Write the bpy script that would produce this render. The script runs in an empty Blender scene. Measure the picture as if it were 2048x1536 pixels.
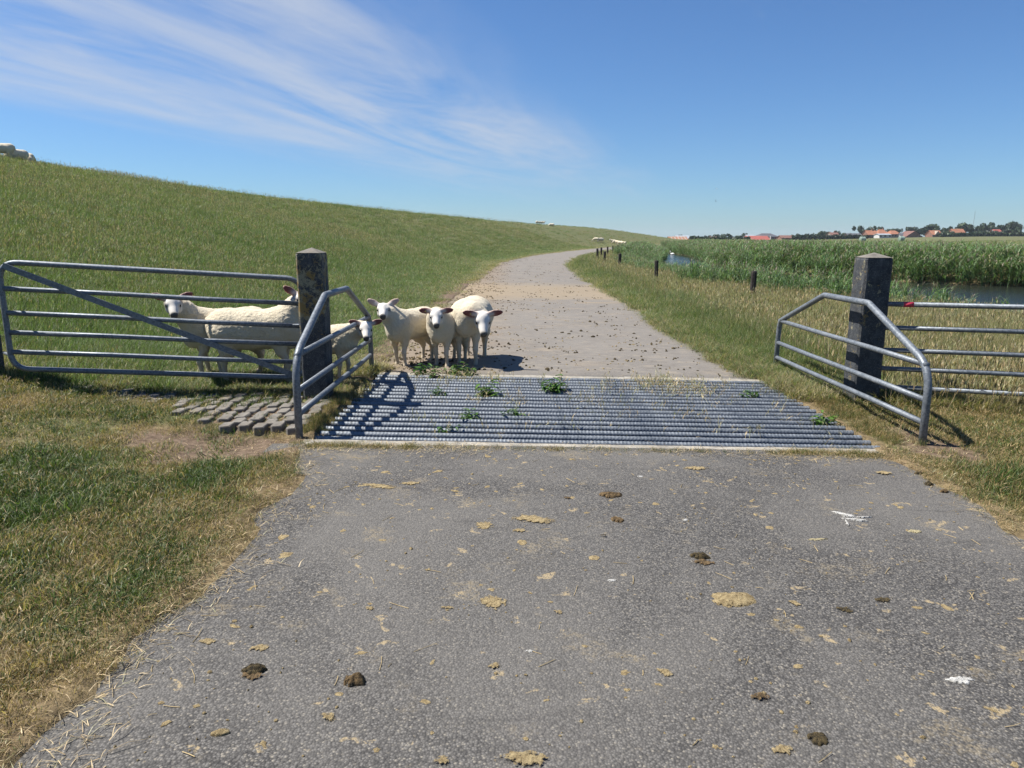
import bpy, math, random
import numpy as np
from mathutils import Vector, Matrix, Euler

random.seed(11)
RNG = np.random.default_rng(11)
SC = bpy.context.scene
COL = SC.collection

# ------------------------------------------------------------------ camera, sky, sun, exposure
EYE = 1.5
PITCH = math.radians(11.3)
FPX = 1450.0                       # focal length in pixels of the 2048 px wide photograph
cam_d = bpy.data.cameras.new('camera')
cam_d.sensor_width = 36.0
cam_d.lens = 36.0 * FPX / 2048.0
cam_d.clip_start = 0.05
cam_d.clip_end = 9000.0
cam = bpy.data.objects.new('camera', cam_d)
COL.objects.link(cam)
cam.location = (0, 0, EYE)
cam.rotation_euler = (math.pi / 2 - PITCH, 0, 0)
SC.camera = cam

SUN_TO = Vector((-0.63, 0.12, 1.0)).normalized()
SUN_EL = math.asin(SUN_TO.z)
SUN_AZ = math.atan2(SUN_TO.x, SUN_TO.y)      # clockwise from +Y

world = bpy.data.worlds.new('World')
SC.world = world
world.use_nodes = True
wn, wl = world.node_tree.nodes, world.node_tree.links
wn.clear()


def wnode(t, **kw):
    n = wn.new(t)
    for k, v in kw.items():
        setattr(n, k, v)
    return n


def wmath(op, a=None, b=None, clamp=False):
    n = wn.new('ShaderNodeMath')
    n.operation = op
    n.use_clamp = clamp
    for i, q in enumerate((a, b)):
        if q is None:
            continue
        if isinstance(q, (int, float)):
            n.inputs[i].default_value = q
        else:
            wl.new(q, n.inputs[i])
    return n.outputs[0]


sky = wnode('ShaderNodeTexSky', sky_type='NISHITA')
sky.sun_disc = False
sky.sun_elevation = SUN_EL
sky.sun_rotation = SUN_AZ
sky.altitude = 0.0
sky.air_density = 1.0
sky.dust_density = 0.2
sky.ozone_density = 1.5
# thin cirrus on a cloud plane: direction.xy / direction.z, drawn out along the wind
tc = wnode('ShaderNodeTexCoord')
sep = wnode('ShaderNodeSeparateXYZ')
wl.new(tc.outputs['Generated'], sep.inputs[0])
zc = wmath('MAXIMUM', wmath('ADD', sep.outputs[2], 0.02), 0.02)
px_ = wmath('DIVIDE', sep.outputs[0], zc)
py_ = wmath('DIVIDE', sep.outputs[1], zc)
CA = math.radians(16.5)
s_ = wmath('SUBTRACT', wmath('MULTIPLY', px_, math.cos(CA)), wmath('MULTIPLY', py_, math.sin(CA)))
t_ = wmath('ADD', wmath('MULTIPLY', px_, math.sin(CA)), wmath('MULTIPLY', py_, math.cos(CA)))


def wnoise(sx, sy, scale, detail, rough, dist, off=0.0):
    c = wnode('ShaderNodeCombineXYZ')
    wl.new(wmath('MULTIPLY', s_, sx), c.inputs[0])
    wl.new(wmath('MULTIPLY', t_, sy), c.inputs[1])
    c.inputs[2].default_value = off
    n = wnode('ShaderNodeTexNoise')
    n.inputs['Scale'].default_value = scale
    n.inputs['Detail'].default_value = detail
    n.inputs['Roughness'].default_value = rough
    n.inputs['Distortion'].default_value = dist
    wl.new(c.outputs[0], n.inputs['Vector'])
    return n.outputs[0]


def wramp(v, lo, hi):
    n = wnode('ShaderNodeMapRange', interpolation_type='SMOOTHSTEP')
    wl.new(v, n.inputs[0])
    n.inputs[1].default_value = lo
    n.inputs[2].default_value = hi
    return n.outputs[0]


n_big = wnoise(0.9, 0.16, 1.0, 3.0, 0.55, 0.8, 3.1)
n_fib = wnoise(1.15, 0.24, 1.0, 7.0, 0.56, 1.7, 7.7)
n_fine = wnoise(3.2, 1.3, 1.0, 7.0, 0.6, 1.2, 1.3)
sw = wmath('ADD', s_, wmath('MULTIPLY', wmath('SUBTRACT', n_big, 0.5), 2.0))
band = wmath('MULTIPLY', wramp(sw, -5.0, -3.3), wramp(sw, -0.9, -2.0))
body = wmath('MULTIPLY', band, wramp(wmath('ADD', wmath('MULTIPLY', n_fib, 0.75), wmath('MULTIPLY', n_fine, 0.25)), 0.24, 0.68))
wisps = wmath('MULTIPLY', wramp(wmath('ADD', wmath('MULTIPLY', n_fib, 0.6), wmath('MULTIPLY', n_big, 0.4)), 0.62, 0.80), 0.35)
cl = wmath('ADD', body, wisps, clamp=True)
cl = wmath('MULTIPLY', cl, wramp(sep.outputs[2], 0.03, 0.14))
cl = wmath('MULTIPLY', cl, 0.70)
mixc = wnode('ShaderNodeMix', data_type='RGBA')
wl.new(cl, mixc.inputs[0])
tint = wnode('ShaderNodeMix', data_type='RGBA', blend_type='MULTIPLY')
tint.inputs[0].default_value = 1.0
wl.new(sky.outputs[0], tint.inputs[6])
tint.inputs[7].default_value = (0.58, 0.86, 1.22, 1)   # the camera's white balance of the blue sky
wl.new(tint.outputs[2], mixc.inputs[6])
mixc.inputs[7].default_value = (6.0, 6.5, 7.4, 1)
bg = wnode('ShaderNodeBackground')
bg.inputs['Strength'].default_value = 0.0525
wl.new(mixc.outputs[2], bg.inputs['Color'])
wo = wnode('ShaderNodeOutputWorld')
wl.new(bg.outputs[0], wo.inputs['Surface'])

sun_d = bpy.data.lights.new('sun', 'SUN')
sun_d.energy = 5.0
sun_d.angle = math.radians(0.53)
sun_d.color = (1.0, 0.95, 0.87)
sun = bpy.data.objects.new('sun', sun_d)
COL.objects.link(sun)
sun.rotation_euler = (-SUN_TO).to_track_quat('-Z', 'Y').to_euler()
sun.location = (-20, 5, 30)

SC.view_settings.view_transform = 'Standard'
SC.view_settings.look = 'None'
SC.view_settings.exposure = 0.92
SC.view_settings.gamma = 1.0
SC.view_settings.use_curve_mapping = False
SC.render.engine = 'CYCLES'
SC.cycles.use_denoising = True
SC.cycles.max_bounces = 4
SC.cycles.diffuse_bounces = 2
SC.cycles.glossy_bounces = 2
SC.cycles.transmission_bounces = 3
SC.cycles.transparent_max_bounces = 6
SC.cycles.caustics_reflective = False
SC.cycles.caustics_refractive = False
SC.cycles.sample_clamp_indirect = 6.0

# ------------------------------------------------------------------ helpers: pixels of the photograph -> the place
SP, CP = math.sin(PITCH), math.cos(PITCH)


def ray(u, v):
    cx, cy = (u - 1024) / FPX, (768 - v) / FPX
    return Vector((cx, CP + cy * SP, -SP + cy * CP))


def gp(u, v, z=0.0):
    d = ray(u, v)
    t = (z - EYE) / d.z
    return Vector((d.x * t, d.y * t, z))


def at(u, v, y):
    d = ray(u, v)
    t = y / d.y
    return Vector((d.x * t, y, EYE + d.z * t))


def tag(o, label=None, cat=None, group=None, kind=None):
    if label:
        o['label'] = label
    if cat:
        o['category'] = cat
    if group:
        o['group'] = group
    if kind:
        o['kind'] = kind
    return o


def empty(name, loc=(0, 0, 0), rz=0.0):
    o = bpy.data.objects.new(name, None)
    o.empty_display_size = 0.1
    COL.objects.link(o)
    o.location = loc
    o.rotation_euler = (0, 0, rz)
    return o


def mesh_obj(name, verts, faces, mat, parent=None, smooth=False, mats=None, midx=None):
    me = bpy.data.meshes.new(name)
    me.from_pydata([tuple(v) for v in verts], [], [tuple(f) for f in faces])
    if mat is not None:
        me.materials.append(mat)
    if mats:
        for m in mats:
            me.materials.append(m)
    if midx is not None:
        me.polygons.foreach_set('material_index', np.asarray(midx, dtype=np.int32))
    if smooth:
        me.polygons.foreach_set('use_smooth', np.ones(len(me.polygons), dtype=bool))
    me.update()
    o = bpy.data.objects.new(name, me)
    COL.objects.link(o)
    if parent is not None:
        o.parent = parent
    return o


def np_mesh(name, V, F):
    """V (n,3) array, F (m,k) array of one polygon size"""
    me = bpy.data.meshes.new(name)
    V = np.asarray(V, dtype=np.float32)
    F = np.asarray(F, dtype=np.int32)
    k = F.shape[1]
    me.vertices.add(len(V))
    me.vertices.foreach_set('co', V.ravel())
    me.loops.add(F.size)
    me.loops.foreach_set('vertex_index', F.ravel())
    me.polygons.add(len(F))
    me.polygons.foreach_set('loop_start', np.arange(0, F.size, k, dtype=np.int32))
    me.update(calc_edges=True)
    return me


def set_attr(me, name, kind, data, dom='POINT'):
    a = me.attributes.new(name, kind, dom)
    data = np.asarray(data, dtype=np.int32 if kind == 'INT' else np.float32)
    a.data.foreach_set({'FLOAT': 'value', 'INT': 'value', 'FLOAT_VECTOR': 'vector', 'FLOAT_COLOR': 'color'}[kind], data.ravel())


def smoothstep(a, b, x):
    t = np.clip((np.asarray(x, dtype=float) - a) / (b - a), 0, 1)
    return t * t * (3 - 2 * t)


def vnoise(x, y, seed=0):
    x = np.asarray(x, dtype=float)
    y = np.asarray(y, dtype=float)
    xi, yi = np.floor(x).astype(np.int64), np.floor(y).astype(np.int64)
    fx, fy = x - xi, y - yi
    fx, fy = fx * fx * (3 - 2 * fx), fy * fy * (3 - 2 * fy)

    def hsh(a, b):
        n = (a * 374761393 + b * 668265263 + seed * 974711) & 0xFFFFFFFF
        n = ((n ^ (n >> 13)) * 1274126177) & 0xFFFFFFFF
        return ((n ^ (n >> 16)) & 0xFFFF) / 65535.0
    return (hsh(xi, yi) * (1 - fx) + hsh(xi + 1, yi) * fx) * (1 - fy) + (hsh(xi, yi + 1) * (1 - fx) + hsh(xi + 1, yi + 1) * fx) * fy


def fbm(x, y, seed=0, octv=4):
    s, a, tot = 0.0, 1.0, 0.0
    for i in range(octv):
        s = s + a * vnoise(np.asarray(x) * 2 ** i, np.asarray(y) * 2 ** i, seed + i * 17)
        tot += a
        a *= 0.5
    return s / tot


# ------------------------------------------------------------------ materials
class NT:
    def __init__(self, name):
        self.m = bpy.data.materials.new(name)
        self.m.use_nodes = True
        self.n, self.l = self.m.node_tree.nodes, self.m.node_tree.links
        self.n.clear()
        self.out = self.n.new('ShaderNodeOutputMaterial')

    def node(self, t, **kw):
        n = self.n.new(t)
        for k, v in kw.items():
            setattr(n, k, v)
        return n

    def put(self, sock, val):
        if isinstance(val, bpy.types.NodeSocket):
            self.l.new(val, sock)
        elif isinstance(val, (tuple, list)) and len(val) == 3 and sock.type == 'RGBA':
            sock.default_value = (*val, 1)
        else:
            sock.default_value = val

    def obj(self):
        return self.node('ShaderNodeTexCoord').outputs['Object']

    def pos(self):
        return self.node('ShaderNodeNewGeometry').outputs['Position']

    def noise(self, vec, scale, detail=4.0, rough=0.55, dist=0.0, col=False):
        n = self.node('ShaderNodeTexNoise')
        self.l.new(vec, n.inputs['Vector'])
        n.inputs['Scale'].default_value = scale
        n.inputs['Detail'].default_value = detail
        n.inputs['Roughness'].default_value = rough
        n.inputs['Distortion'].default_value = dist
        return n.outputs['Color' if col else 0]

    def voro(self, vec, scale, feature='F1', out='Distance', rnd=1.0):
        n = self.node('ShaderNodeTexVoronoi', feature=feature)
        self.l.new(vec, n.inputs['Vector'])
        n.inputs['Scale'].default_value = scale
        n.inputs['Randomness'].default_value = rnd
        return n.outputs[out]

    def mapping(self, vec, scale=(1, 1, 1), rot=(0, 0, 0), loc=(0, 0, 0)):
        n = self.node('ShaderNodeMapping')
        self.l.new(vec, n.inputs['Vector'])
        n.inputs['Scale'].default_value = scale
        n.inputs['Rotation'].default_value = rot
        n.inputs['Location'].default_value = loc
        return n.outputs[0]

    def ramp(self, v, lo, hi, a=0.0, b=1.0):
        n = self.node('ShaderNodeMapRange', interpolation_type='SMOOTHSTEP')
        self.put(n.inputs[0], v)
        n.inputs[1].default_value = lo
        n.inputs[2].default_value = hi
        n.inputs[3].default_value = a
        n.inputs[4].default_value = b
        return n.outputs[0]

    def math(self, op, a, b=0.0, clamp=False):
        n = self.node('ShaderNodeMath', operation=op, use_clamp=clamp)
        self.put(n.inputs[0], a)
        self.put(n.inputs[1], b)
        return n.outputs[0]

    def mix(self, f, a, b, blend='MIX'):
        n = self.node('ShaderNodeMix', data_type='RGBA', blend_type=blend)
        self.put(n.inputs[0], f)
        self.put(n.inputs[6], a)
        self.put(n.inputs[7], b)
        return n.outputs[2]

    def attr(self, name, out='Fac', kind='GEOMETRY'):
        n = self.node('ShaderNodeAttribute', attribute_type=kind, attribute_name=name)
        return n.outputs[out]

    def sepz(self, vec, i=2):
        n = self.node('ShaderNodeSeparateXYZ')
        self.l.new(vec, n.inputs[0])
        return n.outputs[i]

    def bump(self, h, strength=0.5, dist=0.01, normal=None):
        n = self.node('ShaderNodeBump')
        self.l.new(h, n.inputs['Height'])
        n.inputs['Strength'].default_value = strength
        n.inputs['Distance'].default_value = dist
        if normal is not None:
            self.l.new(normal, n.inputs['Normal'])
        return n.outputs[0]

    def principled(self, color, rough=0.8, metal=0.0, spec=0.5, normal=None, **kw):
        n = self.node('ShaderNodeBsdfPrincipled')
        self.put(n.inputs['Base Color'], color)
        self.put(n.inputs['Roughness'], rough)
        self.put(n.inputs['Metallic'], metal)
        self.put(n.inputs['Specular IOR Level'], spec)
        if normal is not None:
            self.l.new(normal, n.inputs['Normal'])
        for k, v in kw.items():
            self.put(n.inputs[k], v)
        return n.outputs[0]

    def done(self, sh):
        self.l.new(sh, self.out.inputs['Surface'])
        return self.m


def plain(name, color, rough=0.8, metal=0.0, var=0.25, scale=6.0, bump=0.0):
    t = NT(name)
    p = t.obj()
    n = t.noise(p, scale, 5)
    dark = tuple(c * (1 - var) for c in color)
    lite = tuple(min(1, c * (1 + var)) for c in color)
    c = t.mix(t.ramp(n, 0.3, 0.7), dark, lite)
    nm = t.bump(t.noise(p, scale * 6, 5), bump, 0.01) if bump else None
    return t.done(t.principled(c, rough, metal, 0.4, nm))


def mat_asphalt():
    t = NT('asphalt')
    p = t.pos()
    vn = t.node('ShaderNodeTexVoronoi')
    t.l.new(p, vn.inputs['Vector'])
    vn.inputs['Scale'].default_value = 120.0
    cellr = t.sepz(vn.outputs['Color'], 0)
    cellg = t.sepz(vn.outputs['Color'], 1)
    base = t.mix(t.ramp(cellr, 0.0, 1.0), (0.040, 0.038, 0.036), (0.138, 0.131, 0.121))
    base = t.mix(t.ramp(cellg, 0.86, 0.97), base, (0.22, 0.20, 0.165))
    edge = t.ramp(vn.outputs['Distance'], 0.35, 0.62)
    base = t.mix(t.math('MULTIPLY', edge, 0.6), base, (0.02, 0.019, 0.018))
    big = t.noise(p, 0.55, 6, 0.6, 0.6)
    base = t.mix(t.ramp(big, 0.38, 0.62, 0.0, 0.55), base, (0.130, 0.123, 0.112))
    # tyre-polished, oily darker streaks running roughly along and across the lane
    stre = t.noise(t.mapping(p, (0.7, 2.6, 1), (0, 0, 0.35)), 1.3, 6, 0.62, 1.6)
    base = t.mix(t.ramp(stre, 0.56, 0.70, 0.0, 0.5), base, (0.036, 0.034, 0.032))
    # dust and thin dried-dung film
    film = t.noise(p, 2.3, 8, 0.68, 0.3)
    fine = t.noise(p, 60, 3, 0.6)
    fmask = t.math('MULTIPLY', t.ramp(film, 0.555, 0.65), t.ramp(fine, 0.40, 0.58))
    base = t.mix(t.math('MULTIPLY', fmask, 0.5), base, (0.22, 0.18, 0.115))
    spots = t.noise(p, 9.0, 5, 0.6, 0.4)
    smask = t.math('MULTIPLY', t.ramp(spots, 0.63, 0.68), t.ramp(fine, 0.38, 0.52))
    base = t.mix(t.math('MULTIPLY', smask, 0.8), base, (0.30, 0.235, 0.135))
    # beyond the grid the flock has trodden soil and straw on to the lane
    y = t.sepz(p, 1)
    x = t.sepz(p, 0)
    far = t.ramp(y, 7.6, 8.6)
    soil = t.noise(t.mapping(p, (0.6, 1.4, 1)), 1.1, 7, 0.66, 0.5)
    base = t.mix(t.math('MULTIPLY', far, 0.6), base, (0.215, 0.194, 0.168))
    base = t.mix(t.math('MULTIPLY', far, t.ramp(soil, 0.52, 0.68, 0.0, 0.6)), base, (0.23, 0.19, 0.14))
    mott = t.noise(t.mapping(p, (1.0, 1.8, 1)), 5.0, 7, 0.72, 0.4)
    base = t.mix(t.math('MULTIPLY', far, t.ramp(mott, 0.52, 0.66, 0.0, 0.55)), base, (0.105, 0.090, 0.072))
    base = t.mix(t.math('MULTIPLY', far, t.ramp(mott, 0.46, 0.34, 0.0, 0.45)), base, (0.29, 0.245, 0.18))
    left = t.math('MULTIPLY', far, t.ramp(t.math('ADD', x, t.math('MULTIPLY', t.math('SUBTRACT', soil, 0.5), 3.0)), 0.3, -1.1))
    base = t.mix(t.math('MULTIPLY', left, 0.75), base, (0.19, 0.145, 0.098))
    straw = t.math('MULTIPLY', t.ramp(t.math('ADD', y, t.math('MULTIPLY', soil, 6.0)), 21.0, 23.0), t.ramp(t.math('ADD', y, t.math('MULTIPLY', soil, 6.0)), 30.0, 26.5))
    base = t.mix(t.math('MULTIPLY', straw, 0.55), base, (0.27, 0.205, 0.12))
    hgt = t.math('SUBTRACT', 1.0, vn.outputs['Distance'])
    nm = t.bump(hgt, 0.55, 0.006)
    nm = t.bump(t.noise(p, 6, 4), 0.15, 0.03, nm)
    return t.done(t.principled(base, 0.82, 0, 0.35, nm))


def mat_ground():
    t = NT('ground_soil')
    p = t.pos()
    g = t.attr('green')
    d = t.attr('dirt')
    n1 = t.noise(p, 1.1, 7, 0.62)
    n2 = t.noise(p, 22, 6, 0.65)
    thatch = t.mix(t.ramp(n2, 0.3, 0.7), (0.085, 0.060, 0.035), (0.22, 0.160, 0.092))
    soil = t.mix(t.ramp(n2, 0.3, 0.7), (0.080, 0.055, 0.038), (0.185, 0.135, 0.095))
    green = t.mix(t.ramp(n2, 0.3, 0.72), (0.045, 0.070, 0.022), (0.120, 0.150, 0.055))
    green = t.mix(t.ramp(n1, 0.45, 0.7, 0.0, 0.45), green, (0.16, 0.145, 0.065))
    gm = t.math('ADD', g, t.math('MULTIPLY', t.math('SUBTRACT', n1, 0.5), 0.5), True)
    c = t.mix(gm, thatch, green)
    c = t.mix(d, c, soil)
    nm = t.bump(t.noise(p, 30, 6, 0.7), 0.8, 0.02)
    return t.done(t.principled(c, 0.95, 0, 0.15, nm))


def mat_grass(name, g0, g1, dry0, dry1, trans=0.35, bias=0.0, rough=0.5):
    t = NT(name)
    br = t.attr('br')
    dry = t.attr('dry', kind='INSTANCER')
    oi = t.node('ShaderNodeObjectInfo').outputs['Random']
    gcol = t.mix(oi, g0, g1)
    dcol = t.mix(t.math('FRACT', t.math('MULTIPLY', br, 7.31)), dry0, dry1)
    f = t.ramp(t.math('ADD', t.math('SUBTRACT', dry, br), bias), -0.07, 0.07)
    c = t.mix(f, gcol, dcol)
    v = t.ramp(t.math('FRACT', t.math('MULTIPLY', br, 13.7)), 0.0, 1.0, 0.45, 1.45)
    hv = t.node('ShaderNodeHueSaturation')
    t.put(hv.inputs['Value'], v)
    t.put(hv.inputs['Color'], c)
    c = hv.outputs[0]
    pr = t.principled(c, rough, 0, 0.35)
    tr = t.node('ShaderNodeBsdfTranslucent')
    t.put(tr.inputs['Color'], t.mix(1.0, c, (1.0, 1.15, 0.55), 'MULTIPLY'))
    mx = t.node('ShaderNodeMixShader')
    mx.inputs[0].default_value = trans
    t.l.new(pr, mx.inputs[1])
    t.l.new(tr.outputs[0], mx.inputs[2])
    return t.done(mx.outputs[0])


def mat_galv(name='galvanised_steel', tone=1.0):
    t = NT(name)
    p = t.obj()
    sp = t.voro(p, 70, 'F1', 'Color')
    n = t.noise(p, 4, 6, 0.6)
    a = tuple(c * tone for c in (0.105, 0.122, 0.142))
    b = tuple(c * tone for c in (0.185, 0.205, 0.228))
    c = t.mix(t.ramp(t.math('ADD', t.math('MULTIPLY', t.sepz(sp, 0), 0.5), t.math('MULTIPLY', n, 0.6)), 0.25, 0.8), a, b)
    chalk = t.noise(p, 16, 5, 0.65)
    c = t.mix(t.ramp(chalk, 0.60, 0.72, 0.0, 0.45), c, tuple(q * tone for q in (0.27, 0.285, 0.30)))
    grime = t.noise(p, 9, 7, 0.7)
    c = t.mix(t.ramp(grime, 0.60, 0.75, 0.0, 0.6), c, (0.060, 0.057, 0.050))
    nm = t.bump(t.noise(p, 120, 3), 0.12, 0.002)
    return t.done(t.principled(c, t.ramp(n, 0.3, 0.7, 0.46, 0.66), 0.35, 0.42, nm))


def mat_post():
    t = NT('weathered_dark_concrete')
    p = t.obj()
    n = t.noise(p, 14, 6, 0.65)
    base = t.mix(t.ramp(n, 0.3, 0.7), (0.022, 0.026, 0.032), (0.055, 0.060, 0.066))
    streak = t.noise(t.mapping(p, (9, 9, 0.7)), 1.6, 5, 0.6)
    base = t.mix(t.ramp(streak, 0.60, 0.74, 0.0, 0.5), base, (0.16, 0.165, 0.17))
    grit = t.voro(p, 160, 'F1', 'Color')
    base = t.mix(t.ramp(t.sepz(grit, 0), 0.7, 1.0, 0.0, 0.35), base, (0.22, 0.215, 0.20))
    # lichen rosettes: dense on the upper half
    z = t.sepz(p, 2)
    lich = t.attr('lichen')
    big = t.noise(p, 6.0, 5, 0.62, 0.5)
    med = t.noise(p, 26, 6, 0.7, 0.8)
    fin = t.noise(p, 120, 4, 0.7)
    cov = t.math('ADD', t.math('ADD', t.math('MULTIPLY', big, 0.55), t.math('MULTIPLY', med, 0.55)), t.math('MULTIPLY', t.math('SUBTRACT', fin, 0.5), 0.28))
    lm = t.ramp(t.math('ADD', cov, t.math('MULTIPLY', lich, 0.105)), 0.635, 0.665)
    tone = t.noise(p, 11, 4, 0.6)
    lc = t.mix(t.ramp(tone, 0.45, 0.60), (0.27, 0.25, 0.165), (0.25, 0.165, 0.048))
    lc = t.mix(t.ramp(fin, 0.45, 0.62, 0.0, 0.6), lc, (0.12, 0.105, 0.065))
    base = t.mix(t.math('MULTIPLY', lm, 0.9), base, lc)
    soilm = t.ramp(t.math('ADD', z, t.math('MULTIPLY', n, 0.2)), 0.22, 0.05)
    base = t.mix(t.math('MULTIPLY', soilm, 0.6), base, (0.11, 0.09, 0.065))
    nm = t.bump(t.noise(p, 70, 6, 0.7), 0.5, 0.006)
    nm = t.bump(lm, 0.5, 0.004, nm)
    return t.done(t.principled(base, 0.8, 0, 0.35, nm))


def mat_concrete(name, a, b):
    t = NT(name)
    p = t.pos()
    n = t.noise(p, 9, 7, 0.68)
    c = t.mix(t.ramp(n, 0.3, 0.7), a, b)
    dirt = t.noise(p, 3.2, 6, 0.65)
    c = t.mix(t.ramp(dirt, 0.52, 0.66, 0.0, 0.6), c, (0.16, 0.13, 0.09))
    pit = t.voro(p, 90, 'F1', 'Color')
    c = t.mix(t.ramp(t.sepz(pit, 0), 0.82, 1.0, 0.0, 0.4), c, (0.09, 0.085, 0.08))
    nm = t.bump(t.noise(p, 60, 6, 0.7), 0.5, 0.006)
    return t.done(t.principled(c, 0.9, 0, 0.25, nm))


def mat_sheep():
    t = NT('sheep_wool_and_skin')
    p = t.obj()
    col = t.attr('col', 'Color')
    wool = t.attr('wool')
    n = t.noise(p, 9, 6, 0.65)
    c = t.mix(t.math('MULTIPLY', wool, t.ramp(n, 0.5, 0.72, 0.0, 0.35)), col, (0.46, 0.36, 0.215))
    curl = t.noise(p, 95, 5, 0.7, 0.8)
    c = t.mix(t.math('MULTIPLY', wool, t.ramp(curl, 0.52, 0.68, 0.0, 0.38)), c, (0.36, 0.29, 0.185))
    h = t.math('MULTIPLY', curl, wool)
    h2 = t.math('MULTIPLY', t.noise(p, 30, 4, 0.6), wool)
    nm = t.bump(h, 0.75, 0.014)
    nm = t.bump(h2, 0.45, 0.03, nm)
    nm = t.bump(t.noise(p, 160, 4), 0.15, 0.003, nm)
    return t.done(t.principled(c, 0.9, 0, 0.2, nm, **{'Sheen Weight': t.math('MULTIPLY', wool, 0.18), 'Sheen Roughness': 0.6}))


def mat_water():
    t = NT('ditch_water')
    p = t.pos()
    w1 = t.noise(t.mapping(p, (1.0, 2.6, 1)), 1.7, 4, 0.6, 0.4)
    w2 = t.noise(t.mapping(p, (1.0, 2.2, 1)), 7.0, 3, 0.55, 0.2)
    nm = t.bump(w1, 0.42, 0.12)
    nm = t.bump(w2, 0.32, 0.035, nm)
    murk = t.noise(p, 0.25, 4)
    c = t.mix(murk, (0.012, 0.016, 0.014), (0.026, 0.029, 0.022))
    return t.done(t.principled(c, 0.09, 0, 0.5, nm, IOR=1.33))


def mat_dung(name, a, b, scale=60, fleck=(0.28, 0.21, 0.11)):
    t = NT(name)
    p = t.obj()
    n = t.noise(p, scale, 7, 0.7, 0.5)
    f = t.noise(p, scale * 5, 4, 0.7)
    c = t.mix(t.ramp(n, 0.35, 0.65), a, b)
    c = t.mix(t.ramp(f, 0.55, 0.7, 0, 0.5), c, fleck)
    nm = t.bump(n, 0.9, 0.02)
    nm = t.bump(f, 0.5, 0.004, nm)
    sh = t.principled(c, 0.9, 0, 0.2, nm)
    rim = t.attr('rim')
    brk = t.noise(p, 30, 7, 0.75, 0.5)
    fl = t.noise(p, 110, 4, 0.7)
    keep = t.ramp(t.math('SUBTRACT', t.math('ADD', brk, t.math('MULTIPLY', fl, 0.5)), t.math('MULTIPLY', rim, 0.42)), 0.55, 0.60)
    tr = t.node('ShaderNodeBsdfTransparent')
    mx = t.node('ShaderNodeMixShader')
    t.put(mx.inputs[0], keep)
    t.l.new(tr.outputs[0], mx.inputs[1])
    t.l.new(sh, mx.inputs[2])
    return t.done(mx.outputs[0])


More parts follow.
